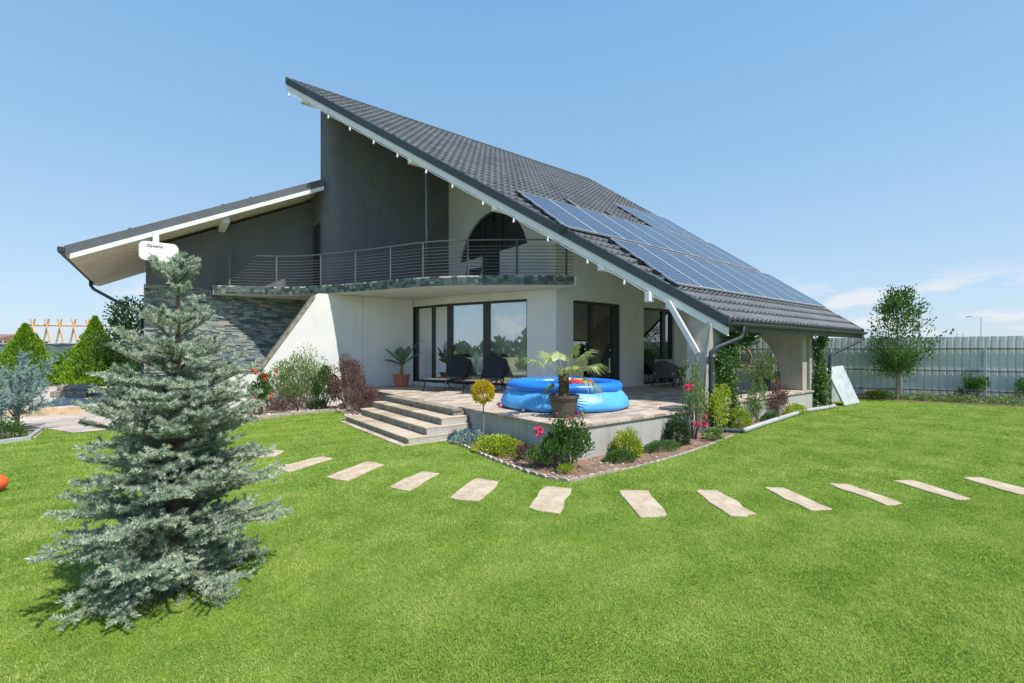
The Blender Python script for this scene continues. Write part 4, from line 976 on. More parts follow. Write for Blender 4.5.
for (u, v, s, lb) in ((278, 410, .20, 'largest ochre rock, lying left in the gravel bed'), (309, 409, .11, 'small ochre rock in the middle of the gravel bed'), (334, 405, .17, 'pinkish rock under the low barberry'), (343, 409, .15, 'flat pale rock between the barberry and the lawn'),
    (354, 411, .17, 'upright ochre rock beside the lowest step'), (460, 428, .17, 'ochre rock between the steps and the blue creeping juniper'), (258, 412, .22, 'long flat ochre rock near the spruce')):
    p = G(u, v); n_ = 9; m = MB(); vs_ = []
    for i in range(7):
        ph = PI*i/6
        for j in range(n_):
            a = 2*PI*j/n_; q = 1+random.uniform(-.16, .16); vs_.append((p.x+s*1.15*q*math.sin(ph)*math.cos(a), p.y+s*.8*q*math.sin(ph)*math.sin(a), s*.38+s*.62*math.cos(ph)*q))
    m.add(vs_, [(i*n_+j, i*n_+(j+1) % n_, (i+1)*n_+(j+1) % n_, (i+1)*n_+j) for i in range(6) for j in range(n_)])
    tag(m.build('garden_rock', M['rock']), lb, 'rock', 'rocks in the gravel bed')
# ---- front bed plants
p = G(482, 430); ball('golden_topiary', 'yellow ball-shaped topiary on a thin bare stem before the terrace wall', 'topiary', -.2, 1.81, 0, .19, .2, 'golden', 2400, .035, stem=.68)
def creeper(label, x, y, rx, ry, h, mat, n, ls, rot=0, nm='creeping_juniper', cat='ground juniper'):
    t = thing(nm, label, cat, (x, y, 0)); a = RNG.random(n)*6.28; q = RNG.random(n)**.55
    px = q*np.cos(a)*rx*(1+.2*np.sin(a*5)); py = q*np.sin(a)*ry*(1+.2*np.cos(a*4)); c, s = math.cos(rot), math.sin(rot)
    X_ = x+px*c-py*s; Y_ = y+px*s+py*c; Z_ = h*(1-q**2*.75)*RNG.uniform(.35, 1.05, n)
    D = np.stack([np.cos(a+rot), np.sin(a+rot), RNG.uniform(.1, .8, n)], 1)+RNG.normal(size=(n, 3))*.45
    leaves('foliage', np.stack([X_, Y_, Z_], 1), D, RNG.uniform(.7, 1.3, n)*ls, ls*.3, M[mat], t)
    m = MB()
    for i in range(7):
        b = i*.9; m.tube([(x, y, -.01), (x+.4*rx*math.cos(b), y+.4*ry*math.sin(b), h*.35), (x+.8*rx*math.cos(b), y+.8*ry*math.sin(b), h*.25)], [.01, .007, .003], 5)
    m.build('stem', M['bark'], t); return t
creeper('low blue green juniper beside the bottom of the steps', -.32, 2.0, .28, .36, .22, 'junipern', 2600, .05)
creeper('yellow green creeping juniper along the shaded terrace wall', -.30, 1.15, .34, .62, .22, 'yellowgreen', 4200, .055)
shrub('barberry', 'small dark purple barberry between the creeping juniper and the rose', 'shrub', -.40, .40, 0, .2, .2, .33, 'purple', 1500, .022, .6, 8)
shrub('variegated_shrub', 'pale variegated shrub left of the rose bush at the bed tip', 'shrub', -.40, .10, 0, .26, .26, .38, 'palegreen', 1900, .035, .5, 8)
shrub('leafy_tuft', 'small yellow green tuft at the very tip of the flower bed', 'plant', -.42, -.38, 0, .12, .12, .17, 'yellowgreen', 350, .04, .3, 4)
t = shrub('rose_bush', 'rose bush at the corner of the terrace with one large pink bloom', 'rose', -.22, -.22, 0, .36, .33, .80, 'green', 3000, .042, .6, 12, clumps=22)
flower((-.52, .02, .49), .065, 'pinkflower', t)
for k in range(5): flower((-.2+RNG.normal()*.14, -.2+RNG.normal()*.12, .60+RNG.random()*.12), .018, 'pinkflower', t)
ball('round_bush', 'round yellow green bush against the middle of the sunlit terrace wall', 'bush', 1.0, -.22, 0, .22, .34, 'yellowgreen', 3200, .036)
creeper('low dark green mound to the left of the round yellow bush', .66, -.36, .28, .17, .16, 'green', 2200, .035)
creeper('low green mat to the right of the round yellow bush', 1.75, -.28, .5, .17, .14, 'green', 2600, .035)
ball('dwarf_conifer', 'dense dark green dwarf conifer at the end of the sunlit wall', 'conifer', 2.35, -.18, 0, .2, .46, 'darkgreen', 3000, .035)
t = shrub('climbing_rose', 'tall thin climbing rose with pink blooms beside the downspout', 'rose', 2.95, -.12, 0, .36, .25, 1.8, 'palegreen', 1300, .05, .5, 9, clumps=13)
for q in ((2.62, -.2, .93), (2.72, -.2, .95), (2.75, -.3, .30), (2.98, -.3, .28), (3.1, -.15, .72), (3.05, -.25, .4)): flower(q, .055, 'pinkflower', t)
shrub('variegated_shrub', 'small pale spreading plant at the foot of the downspout', 'shrub', 3.15, -.38, 0, .33, .16, .22, 'palegreen', 900, .045, .5, 6)
shrub('lanky_shrub', 'loose yellow green shrub in front of the near pier', 'shrub', 4.0, -.05, 0, .42, .2, 1.05, 'yellowgreen', 1700, .05, .45, 9, clumps=16)
ball('round_bush', 'round yellow green bush beside the corner of the drain pipe', 'bush', 4.75, -.02, 0, .26, .38, 'yellowgreen', 2600, .042)
shrub('lanky_shrub', 'thin yellow leaved sapling before the planter wall', 'shrub', 5.75, .05, 0, .35, .15, 1.15, 'palegreen', 900, .055, .45, 8, clumps=14)
shrub('barberry', 'straggly red brown shrub leaning over the planter wall', 'shrub', 6.9, .12, 0, .55, .18, 1.05, 'purple', 1900, .04, .5, 14, clumps=18)
creeper('yellow green low juniper at the foot of the far pier', 7.9, .2, .8, .2, .24, 'yellowgreen', 2400, .06)
creeper('small green mat under the straggly red brown shrub', 6.3, .02, .35, .14, .18, 'green', 1200, .05)
# vines on piers
def vine(label, pts, r, mat, n, ls):
    t = thing('climbing_vine', label, 'vine', pts[0]); m = MB(); m.tube(pts, .014, 6); m.build('stem', M['bark'], t)
    P = []; k = n//(len(pts)-1)
    for a, b in zip(pts[:-1], pts[1:]):
        nc = 9; cc = RNG.random((nc, 1)); C = np.array(a)+(np.array(b)-np.array(a))*cc+RNG.normal(size=(nc, 3))*np.array([r*1.0, r*.5, r*.8])
        P.append(C[RNG.integers(0, nc, k)]+RNG.normal(size=(k, 3))*np.array([r*.55, r*.4, r*.7]))
    P = np.concatenate(P); P = P[P[:, 2] < 2.02]; D = RNG.normal(size=P.shape)+np.array([0, -.6, -.3]); leaves('foliage', P, D, RNG.uniform(.7, 1.2, len(P))*ls, ls*.7, M[mat], t)
vine('dense green climbing vine covering the near pier up to the gutter', [(4.5, .12, 0), (4.5, .14, .8), (4.55, .15, 1.4), (4.9, .18, 1.95), (5.4, .25, 2.05), (5.9, .3, 2.06)], .15, 'green', 5600, .07)
vine('climbing vine with bright leaves on the far pier', [(9.68, .2, .1), (9.65, .2, .9), (9.62, .2, 1.85)], .13, 'green', 2000, .085)
vine('yellowing vine shoot low on the far pier', [(9.7, .15, .0), (9.8, .15, .5), (9.9, .12, 1.0)], .12, 'palegreen', 700, .07)
# bushes by the fence
def fo(t_, off): q = fp(t_, off); return q[0], q[1]
for (t_, off, rx, h, mat, lb) in ((-6.35, .55, .38, 1.0, 'green', 'bushy green shrub in front of the fence near the right edge'), (-7.7, .4, .5, 1.05, 'green', 'sparse shrub cut by the right edge of the photo, before the fence'),
    (-2.55, .35, .2, .5, 'palegreen', 'small pale sapling left of the young tree'), (-4.05, .45, .3, .28, 'yellowgreen', 'low yellow green plant at the foot of the fence post')):
    a, b = fo(t_, off); shrub('fence_shrub', lb, 'shrub', a, b, 0, rx, rx, h, mat, 1100, .07, .5, 8, clumps=12)
a, b = fo(-.9, .6); tree('leafy_vine_bush', 'loose yellow green bush with arching shoots behind the leaning board', 'bush', a, b, 0, 1.5, .9, .3, 'palegreen', 1100, .10, .02, 16)
a, b = fo(-1.6, .35); tree('leafy_vine_bush', 'dark thin bush between the leaning board and the young tree', 'bush', a, b, 0, 1.25, .5, .3, 'green', 500, .10, .015, 9)
a, b = fo(-5.3, .75)
t = thing('bed_planting', 'mixed low greenery filling the bed along the fence', 'ground cover', (a, b, 0)); t['kind'] = 'stuff'
n = 5200; tt = RNG.uniform(-9, -4.1, n); oo = RNG.uniform(.25, 1, n)*np.interp(tt, [-9, -6, -4], [1.4, 1.2, .7])+RNG.normal(size=n)*.03
q = [fp(0)[0]+FD[0]*tt-FD[1]*oo, fp(0)[1]+FD[1]*tt+FD[0]*oo]; hh = .22*(.5+.5*np.sin(tt*7+oo*5)*np.sin(oo*6+1))+.05
leaves('foliage', np.stack([q[0], q[1], RNG.random(n)*hh], 1), RNG.normal(size=(n, 3))+np.array([0, 0, .8]), RNG.uniform(.05, .10, n), .035, M['palegreen'], t)
# scalloped edging of the front bed
pth = [(-.52, 2.3), (-.56, 1.9), (-.63, 1.5), (-.74, .6), (-.77, -.05), (-.73, -.45), (-.62, -.66), (-.35, -.68), (-.07, -.68), (.47, -.70), (1.1, -.69), (1.67, -.66), (2.5, -.58), (3.2, -.46), (3.9, -.36)]
t = thing('scalloped_edging', 'pale scalloped concrete edging around the tip of the flower bed', 'edging', (-.7, 0, 0))
cum_ = [0]
for a, b in zip(pth[:-1], pth[1:]): cum_.append(cum_[-1]+math.dist(a, b))
def along(s):
    i = min(max(np.searchsorted(cum_, s)-1, 0), len(pth)-2); f = (s-cum_[i])/(cum_[i+1]-cum_[i]); a, b = pth[i], pth[i+1]
    return a[0]+(b[0]-a[0])*f, a[1]+(b[1]-a[1])*f, math.atan2(b[1]-a[1], b[0]-a[0])
s = .08; k = 0
while s < cum_[-1]:
    x, y, an_ = along(s); c, sn = math.cos(an_), math.sin(an_); w_ = .072; pr_ = [(-w_, -.03), (w_, -.03)]+[(w_*math.cos(b), .01+.035*math.sin(b)) for b in np.linspace(0, PI, 9)]
    if s > 3.9: pr_ = [(p_, q_*.45) for p_, q_ in pr_]
    MB().extr([(p_, q_) for p_, q_ in pr_], lambda p_, q_, d: (x+c*p_-sn*d, y+sn*p_+c*d, q_), -.02, .02).build('edging_piece', M['edging'], t, bevel=.004)
    s += .15; k += 1
    if k > 98: break
# drain pipe and far kerb
m = MB().tube([(3.86, .04, .09), (3.87, -.02, .055), (4.05, -.2, .05), (4.22, -.36, .05)], .045, 10)
tag(m.build('drain_pipe', M['pipe'], smooth=True), 'dark drain pipe running over the soil from the near downspout', 'pipe')
m = MB().tube([(4.24, -.37, .05), (5.9, -.17, .05), (8.2, .07, .05), (9.6, -.02, .05), (10.1, -.02, .05), (10.35, .1, .05)], .05, 10)
tag(m.build('drain_pipe', M['greypipe'], smooth=True), 'long light grey pipe edging the bed along the planter wall', 'pipe')
# pebbles in the left bed: as one heap of stuff
m = MB()
for i in range(900):
    x = random.uniform(-3.6, -.05); y = random.uniform(6.2, 8.3)
    if not inpoly(np.array([x]), np.array([y]), LEFTB)[0]: continue
    r = random.uniform(.012, .03); m.q = random.random(); m.obox((x, y, .018+r*.3), (r, r*.3, 0), (-r*.3, r*.8, r*.2), (0, 0, r*.5))
tag(m.build('gravel', M['pebble']), 'reddish gravel spread over the bed by the white wall', 'gravel', None, 'stuff')
m = MB()
for i in range(1500):
    x = random.uniform(-.76, 9); y = random.uniform(-.68, 2.2)
    if not inpoly(np.array([x]), np.array([y]), FRONT)[0]: continue
    r = random.uniform(.006, .018); m.q = random.random(); m.obox((x, y, .013+r*.3), (r, r*.3, 0), (-r*.3, r*.8, r*.2), (0, 0, r*.5))
tag(m.build('soil_crumbs', M['pebble']), 'crumbs of soil and bark chips in the front flower bed', 'soil', None, 'stuff')

# ================================================================== terrace objects
PC = (1.68, 1.82, DK)
t = thing('inflatable_pool', 'round blue inflatable pool standing on the terrace', 'pool', PC)
prof = [(r_0, z_0*.76) for r_0, z_0 in [(.98, .0), (1.17, .008), (1.225, .06), (1.225, .13), (1.19, .24), (1.12, .36), (1.05, .45), (1.0, .50)]]
n_ = 96; vv = []
for (r, z) in prof:
    for k in range(n_):
        a = 2*PI*k/n_; wv = 1+.014*math.sin(a*11+2*math.sin(z*9))*math.sin(PI*z/.5)+.008*math.sin(a*27+z*22)*math.sin(PI*z/.5); vv.append((PC[0]+r*wv*math.cos(a), PC[1]+r*wv*math.sin(a), DK+z))
m = MB().add(vv, [(i*n_+k, i*n_+(k+1) % n_, (i+1)*n_+(k+1) % n_, (i+1)*n_+k) for i in range(len(prof)-1) for k in range(n_)])
m.build('wall', M['poolside'], t, smooth=True)
vv = []; k_ = 16
for i in range(n_):
    a = 2*PI*i/n_; wv = .004*math.sin(a*40)+.003*math.sin(a*23)
    for j in range(k_): b = 2*PI*j/k_; q = .975+(.125+wv)*math.cos(b); vv.append((PC[0]+q*math.cos(a), PC[1]+q*math.sin(a), DK+.392+(.095+wv)*math.sin(b)))
m = MB().add(vv, [(i*k_+j, ((i+1) % n_)*k_+j, ((i+1) % n_)*k_+(j+1) % k_, i*k_+(j+1) % k_) for i in range(n_) for j in range(k_)])
m.build('inflated_rim', M['poolblue'], t, smooth=True)
MB().add([(PC[0]+.93*math.cos(2*PI*k/48), PC[1]+.93*math.sin(2*PI*k/48), DK+.315) for k in range(48)], [list(range(48))]).build('water', M['water'], t)
wl = DK+.325
q = AT(590, 384, 9.2); t = thing('swim_ring', 'red and yellow inflatable ring floating in the blue pool', 'swim ring', (2.25, 1.95, wl))
MB().torus((2.25, 1.95, wl+.07), .19, .085, 28, 10).build('ring', M['red'], t, smooth=True)
MB().obox((2.22, 1.9, wl+.13), (.13, 0, 0), (0, .07, 0), (0, 0, .03)).build('seat', M['yellowp'], t, bevel=.02)
MB().lathe([(0.001, .12), (.05, .11), (.07, .07), (.05, .02), (.001, .0)], (2.05, 2.1, wl+.07), 14).build('float', M['whitep'], t, smooth=True)
# toy balls by the pot
for (u, v, mat, r, lb) in ((521, 405, 'pinkp', .035, 'small pink toy on the paving left of the palm pot, upper one'), (524, 410, 'whitep', .028, 'small white toy on the paving left of the palm pot'), (577, 412, 'pinkp', .03, 'small pink toy just right of the palm pot'), (582, 414, 'yellowp', .03, 'small yellow toy right of the palm pot')):
    p = G(u, v+2, DK)
    # keep clear of the pool wall
    dx = p.x-PC[0]; dy = p.y-PC[1]; dd = math.hypot(dx, dy)
    if dd < 1.27: p.x = PC[0]+dx/dd*1.27; p.y = PC[1]+dy/dd*1.27
    m = MB().lathe([(.001, 2*r), (r*.7, 1.7*r), (r, r), (r*.7, .3*r), (.001, 0)], (p.x, p.y, DK+.002), 12); tag(m.build('toy_ball', M[mat], smooth=True), lb, 'toy', 'small toys on the terrace')
# palm in the brown pot
PP = (.60, .71, DK)
def pot(t, c, r0, r1, h, mat, rim=.02):
    MB().lathe([(.001, 0), (r0, 0), (r0+.01, .02), (r1, h-.04), (r1+rim, h-.04), (r1+rim, h), (r1-.01, h), (r1-.02, h-.05), (.001, h-.05)], c, 32).build('pot', M[mat], t, smooth=False)
    MB().lathe([(r1-.021, h-.048), (.001, h-.04)], c, 20).build('soil', M['soil'], t)
t = thing('potted_palm', 'fan palm with shaggy trunk in a round brown pot before the pool', 'palm', PP)
pot(t, PP, .165, .225, .35, 'pot'); 
for z_ in (.1, .26): MB().torus((PP[0], PP[1], DK+z_), .172+.17*z_, .006, 32, 6).build('hoop', M['trim'], t, smooth=True)
vv = []; m = MB(); m.tube([(PP[0], PP[1], DK+.29), (PP[0]-.01, PP[1], DK+.45), (PP[0]+.01, PP[1], DK+.56), (PP[0], PP[1], DK+.66)], [.07, .062, .055, .04], 14); m.build('trunk', M['palmbark'], t)
nn = 700; a = RNG.random(nn)*6.28; zz = RNG.uniform(.3, .66, nn); P = np.stack([PP[0]+.062*np.cos(a), PP[1]+.062*np.sin(a), DK+zz], 1)
leaves('trunk_fibre', P, np.stack([np.cos(a)*.6, np.sin(a)*.6, np.ones(nn)], 1)+RNG.normal(size=(nn, 3))*.3, .05, .018, M['palmbark'], t)
def fan(t, c, az, el, L_, R, mat, droop=.5, ns=26):
    d = Vector((math.cos(az)*math.cos(el), math.sin(az)*math.cos(el), math.sin(el))); c = Vector(c); pts = [c+d*L_*f+Vector((0, 0, -droop*.25*L_*f*f)) for f in np.linspace(0, 1, 7)]
    f_ = MB().tube(pts, list(np.linspace(.010, .006, 7)), 6).build('frond', M[mat], t, smooth=True)
    e = pts[-1]; dd = (pts[-1]-pts[-2]).normalized(); sd = dd.cross(Vector((0, 0, 1))).normalized(); m = MB()
    for k in range(ns):
        b = (k/(ns-1)-.5)*2*1.75; v = dd*math.cos(b)+sd*math.sin(b); ln = R*(1-.25*abs(b)/1.75)*random.uniform(.9, 1.05); w_ = v.cross(dd.cross(sd)).normalized()*.011
        m.q = random.random(); a0 = e; p1 = e+v*ln*.55+Vector((0, 0, -.02*droop)); p2 = e+v*ln+Vector((0, 0, -ln*droop*.55*random.uniform(.6, 1.2)))
        m.add([a0, p1+w_, p1-w_, p2], [(0, 1, 2), (1, 3, 2)])
    m.build('fan_blades', M[mat], f_)
tp_ = (PP[0], PP[1], DK+.62)
vr = -math.atan2(.608, .794)     # azimuth of the view's right-hand direction
for (az, el, L_, R, dr) in ((vr+.15, .62, .46, .46, .8), (vr-.5, .95, .50, .42, .7), (vr+PI+.1, .75, .54, .40, .8), (vr+PI-.6, 1.0, .46, .36, .7), (vr+PI-.35, -.1, .2, .27, 1.4), (vr+PI*.6, 1.1, .40, .28, .6), (vr+.9, .75, .30, .28, .8), (vr-.1, .3, .36, .42, 1.3), (vr-1.5, .9, .22, .24, .9), (vr+.3, 1.25, .48, .30, .6)):
    fan(t, tp_, az, el, L_, R, 'palm', dr)
# palm in the terracotta pot
q = G(399, 386, DK); Q = (q.x-.12, q.y-.02, DK)
Q = (1.06, 7.95, DK)
t = thing('potted_palm', 'small dark palm in a terracotta pot by the curved wall', 'palm', Q)
pot(t, Q, .17, .235, .36, 'terra', .03)
m = MB().tube([(Q[0], Q[1], DK+.28), (Q[0], Q[1], DK+.48), (Q[0]+.02, Q[1], DK+.66)], [.06, .05, .03], 10); m.build('trunk', M['palmbark'], t)
def frond(t, c, az, el, L_, mat, dr=.7, w0=.17):
    pts = [Vector(c)+Vector((math.cos(az)*math.cos(el), math.sin(az)*math.cos(el), math.sin(el)))*L_*f+Vector((0, 0, -dr*L_*.45*f*f)) for f in np.linspace(0, 1, 14)]
    f_ = MB().tube(pts, list(np.linspace(.011, .003, 14)), 6).build('frond', M[mat], t, smooth=True); m = MB()
    for i in range(2, 52):
        f = i/52; k = min(int(f*13), 12); p = pts[k].lerp(pts[k+1], f*13-k); d = (pts[k+1]-pts[k]).normalized(); s_ = d.cross(Vector((0, 0, 1))).normalized()*(1 if i % 2 else -1)
        ln = w0*(math.sin(PI*min(1, f*.9+.1)))*random.uniform(.8, 1.1)+.02; v = (s_*.8+d*.7+Vector((0, 0, -.15))).normalized(); m.q = random.random(); w_ = d*.008
        m.add([p-w_, p+w_, p+v*ln*.6+w_*.8-Vector((0, 0, .004)), p+v*ln-Vector((0, 0, ln*.15))], [(0, 1, 2), (0, 2, 3)])
    m.build('leaflets', M[mat], f_)
for (az, el, L_) in ((vr+.1, 1.12, 1.3), (vr+PI, 1.0, .95), (vr+PI-.3, .6, .7), (vr+.5, .85, .9), (vr-.6, 1.25, .9), (vr+2, 1.2, .9), (vr-2, 1.25, .75)):
    frond(t, (Q[0]+.02, Q[1], DK+.62), az, el, L_, 'palmdark')
# loungers (local x = from foot to head)
lg = thing('sun_lounger', 'x', 'sun lounger', (0, 0, 0), 'black sun loungers before the glass doors')
MB().box(-.62, .62, -.30, .30, .30, .325).build('seat', M['greyfab'], lg, local=True, bevel=.006)
c, s = math.cos(math.radians(57)), math.sin(math.radians(57))
MB().extr([(.63, .315), (.63+.74*c, .315+.74*s), (.61+.74*c, .335+.74*s), (.61, .335)], lambda p, q, d: (p, d, q), -.30, .30).build('backrest', M['black'], lg, local=True)
m = MB()
for y in (-.31, .31): m.tube([(-.66, y, .31), (.66, y, .31)], .016, 6); m.tube([(.64, y, .31), (.64+.76*c, y, .31+.76*s)], .016, 6)
m.tube([(-.66, -.31, .31), (-.66, .31, .31)], .016, 6); m.tube([(.64+.76*c, -.31, .31+.76*s), (.64+.76*c, .31, .31+.76*s)], .016, 6)
m.build('frame', M['black'], lg, local=True, smooth=True)
for y in (-.31, .31):
    MB().tube([(-.5, y, .31), (-.58, y, 0.012)], .016, 6).build('leg', M['black'], lg, local=True, smooth=True)
    MB().tube([(.42, y, .31), (.86, y, 0.012)], .016, 6).build('leg', M['black'], lg, local=True, smooth=True)
    MB().tube([(.82, y, .55), (.55, y, 0.012)], .014, 6).build('brace', M['black'], lg, local=True, smooth=True)
an0 = math.atan2(.62, 1.0)
for i, (x, y, a, lb) in enumerate(((1.55, 6.25, an0, 'left sun lounger with raised black back before the middle glass door'), (2.02, 5.12, an0+.05, 'right sun lounger, nearer the pool, with raised black back'))):
    o = lg if i == 0 else copy_tree(lg); o.location = (x, y, DK+.001); o.rotation_euler = (0, 0, a); o['label'] = lb
# wicker armchairs
ch = thing('wicker_armchair', 'x', 'armchair', (0, 0, 0), 'wicker armchairs on the shaded terrace')
MB().box(-.31, .31, -.34, .34, .26, .34).build('seat', M['wicker'], ch, local=True, bevel=.02)
def shell():   # back and arms as one curved wicker shell, open to +x
    n1 = 25; vv = []; 
    for k in range(n1):
        f = k/(n1-1); a = PI*.5+PI*f; hx = .33*math.cos(a)*1.0; hy = .37*math.sin(a); x_ = hx if abs(math.cos(a)) > .02 else 0
        if f < .2: pass
        top = .50+.26*math.sin(PI*f)**1.5
        for (o_, z_) in ((1.0, .27), (1.08, top), (1.01, top+.01), (.93, .27)): vv.append((x_*o_, hy*o_, z_))
    fs = [(k*4+j, k*4+(j+1) % 4, (k+1)*4+(j+1) % 4, (k+1)*4+j) for k in range(n1-1) for j in range(4)]+[(0, 1, 2, 3), tuple(range((n1-1)*4, n1*4))[::-1]]
    # straight arm fronts
    return MB().add(vv, fs).box(0.0, .28, -.41, -.35, .27, .52).box(0.0, .28, .35, .41, .27, .52)
shell().build('backrest', M['wicker'], ch, local=True)
MB().box(-.26, .30, -.32, .32, .345, .43).build('seat_cushion', M['cushion'], ch, local=True, bevel=.03)
MB().obox((-.20, 0, .60), (.05, 0, .02), (0, .27, 0), (-.06, 0, .2)).build('back_cushion', M['cushion'], ch, local=True, bevel=.03)
for sx_ in (-1, 1):
    for sy_ in (-1, 1): MB().tube([(sx_*.24, sy_*.28, .27), (sx_*.31, sy_*.33, .012)], [.02, .013], 7).build('leg', M['black'], ch, local=True, smooth=True)
for i, (x, y, a, lb) in enumerate(((7.3, 3.30, .15, 'wicker armchair turned away, nearest to the glass door'), (8.55, 3.35, PI-.35, 'wicker armchair facing the camera with a pale grey back cushion'))):
    o = ch if i == 0 else copy_tree(ch); o.location = (x, y, DK+.001); o.rotation_euler = (0, 0, a); o['label'] = lb
t = thing('side_table', 'small low table with a dark top and a plant between the armchairs', 'table', (7.95, 3.55, DK))
MB().box(7.75, 8.15, 3.4, 3.75, DK+.38, DK+.41).build('tabletop', M['black'], t, bevel=.005)
for a_ in (-1, 1):
    for b_ in (-1, 1): MB().tube([(7.95+a_*.17, 3.575+b_*.14, DK+.38), (7.95+a_*.17, 3.575+b_*.14, DK+.005)], .012, 6).build('leg', M['black'], t)
ball('table_plant', 'small dark leafy plant on the low table between the armchairs', 'plant', 7.95, 3.6, DK+.415, .16, .2, 'darkgreen', 300, .07)
# beach ball at the left edge
p = G(-4, 492); tag(MB().lathe([(.095*math.sin(a), .095-.095*math.cos(a)) for a in np.linspace(.01, PI-.01, 16)], (p.x, p.y, .002), 28).build('beach_ball', M['orange'], smooth=True), 'orange ball lying on the lawn at the left edge', 'ball')
# balcony chair
bx, by = .2+1.6, 8.0
t = thing('balcony_chair', 'dark folded lounge chair behind the balcony railing', 'chair', (1.9, 6.3, 3.41))
bp = AT(462, 272, 12.6)
cx_, cy_ = 2.35, 6.6
MB().obox((cx_, cy_, 3.62), (.34, .12, 0), (-.09, .26, 0), (0, 0, .012)).build('seat', M['black'], t)
MB().obox((cx_+.38, cy_+.13, 3.80), (.09, .03, .17), (-.09, .26, 0), (-.01, 0, .01)).build('backrest', M['black'], t)
for a_ in (-1, 1):
    for b_ in (-1, 1):
        q0 = Vector((cx_, cy_, 3.62))+Vector((.3, .1, 0))*a_+Vector((-.08, .24, 0))*b_; MB().tube([q0, q0+Vector((.08*a_, 0, -.205))], .012, 6).build('leg', M['black'], t)

# ================================================================== fence and far things
def fence_span(t0, t1, label, zt=2.0, mat='fence', off=0):
    c = fp((t0+t1)/2); T = thing('metal_fence', label, 'fence', (c[0], c[1], 0), 'grey sheet metal fence around the garden')
    m = MB(); t_ = t0; u_ = Vector((FD[0], FD[1], 0)); nrm = Vector((-FD[1], FD[0], 0))
    while t_ < t1-.01:
        te = min(t_+.18, t1); q0 = fp(t_); q1 = fp(te-.006 if te < t1 else te); z0 = .08+random.uniform(-.01, .01); z1 = zt+random.uniform(-.006, .006)
        A = Vector((q0[0], q0[1], 0)); B = Vector((q1[0], q1[1], 0)); 
        pr = [0, .012, .012, 0]; W_ = (B-A); vs_ = []
        for zz in (z0, z1): vs_ += [A+Vector((0, 0, zz)), A+W_*.22+nrm*.009+Vector((0, 0, zz)), A+W_*.78+nrm*.009+Vector((0, 0, zz)), B+Vector((0, 0, zz))]
        m.add(vs_, [(0, 1, 5, 4), (1, 2, 6, 5), (2, 3, 7, 6)])
        m.add([A-nrm*.012+Vector((0, 0, z0)), Vector((*fp(te), 0))-nrm*.012+Vector((0, 0, z0)), Vector((*fp(te), 0))-nrm*.012+Vector((0, 0, z1-.13)), A-nrm*.012+Vector((0, 0, z1-.13))], [(0, 1, 2, 3)])
        t_ += .18
    m.build('sheet_boards', M[mat], T)
    for zz in (1.62, .93, .30):
        q0 = fp(t0, .02); q1 = fp(t1, .02); MB().beam((*q0, 0), (*q1, 0), nrm*.035, zz-.02, zz+.02).build('rail', M['fencerail'], T)
    q0 = fp(t0+.02, .06); MB().box(q0[0]-.03, q0[0]+.03, q0[1]-.03, q0[1]+.03, 0, 1.64).build('post', M['galv'], T)
    q0 = fp(t0, -.02); q1 = fp(t1, -.02); MB().beam((*q0, 0), (*q1, 0), nrm*.04, 0, .10).build('kerb', M['edging'], T)
    return T
def t_at(u):
    r = RAY(u, 300); dx, dy = FD; ex, ey = CAM[0]-FB[0], CAM[1]-FB[1]; den = dx*r[1]-dy*r[0]; return (ex*r[1]-ey*r[0])/den
tp_s = [t_at(985), t_at(901), t_at(831), t_at(773)]
cuts = [tp_s[0]-3.0]+tp_s+[tp_s[3]+2.9, tp_s[3]+5.8, tp_s[3]+8.7]
fl_ = ['stretch of grey metal fence at the right edge behind the sparse shrub', 'stretch of grey metal fence right of the young tree', 'stretch of grey metal fence left of the young tree, behind the loose bush', 'stretch of grey metal fence seen just beyond the far pier', 'stretch of grey metal fence seen under the roof, with the cane wheel', 'stretch of metal fence behind the near pier and vine', 'far end of the metal fence behind the house wall']
for a, b, lb in zip(cuts[:-1], cuts[1:], fl_): fence_span(a, b, lb)
# cane wheel and white square frame under the roof
tw = t_at(741); q = fp(tw, .35)
t = thing('cane_wheel', 'round woven cane wheel with white cross frame leaning at the fence', 'ornament', (q[0], q[1], 1.3))
ux = Vector((FD[0], FD[1], 0)); c_ = Vector((q[0], q[1], 1.32))
pts = [c_+ux*.34*math.cos(a)+Vector((0, 0, .34*math.sin(a))) for a in np.linspace(0, 2*PI, 33)]
MB().tube(pts, .04, 8, cap=False).build('rim', M['cane'], t, smooth=True)
m = MB()
for k in range(6):
    a = k*PI/6; d = ux*.33*math.cos(a)+Vector((0, 0, .33*math.sin(a))); m.tube([c_-d, c_+d], .012, 5)
m.build('spoke', M['cane'], t)
q2 = fp(tw+.45, .42); c2 = Vector((q2[0], q2[1], 1.45))
t = thing('white_frame', 'small white window-like frame hung left of the cane wheel', 'frame', (q2[0], q2[1], 1.45)); m = MB()
for a, b in (((-.42, -.2), (.42, -.2)), ((-.42, .2), (.42, .2)), ((-.42, -.2), (-.42, .2)), ((.42, -.2), (.42, .2)), ((0, -.2), (0, .2))):
    m.tube([c2+ux*a[0]+Vector((0, 0, a[1])), c2+ux*b[0]+Vector((0, 0, b[1]))], .022, 6)
m.build('bars', M['fascia'], t)
qa = fp(tw+1.2, .3); qb = fp(tw-1.1, .3); qc = fp(tw-2.6, .45)
tag(MB().tube([(*qa, 1.22), (*qb, 1.20), (qc[0], qc[1], 1.0)], .022, 7).build('bamboo_pole', M['cane'], smooth=True), 'long cane pole lying along the fence through the wheel', 'pole')
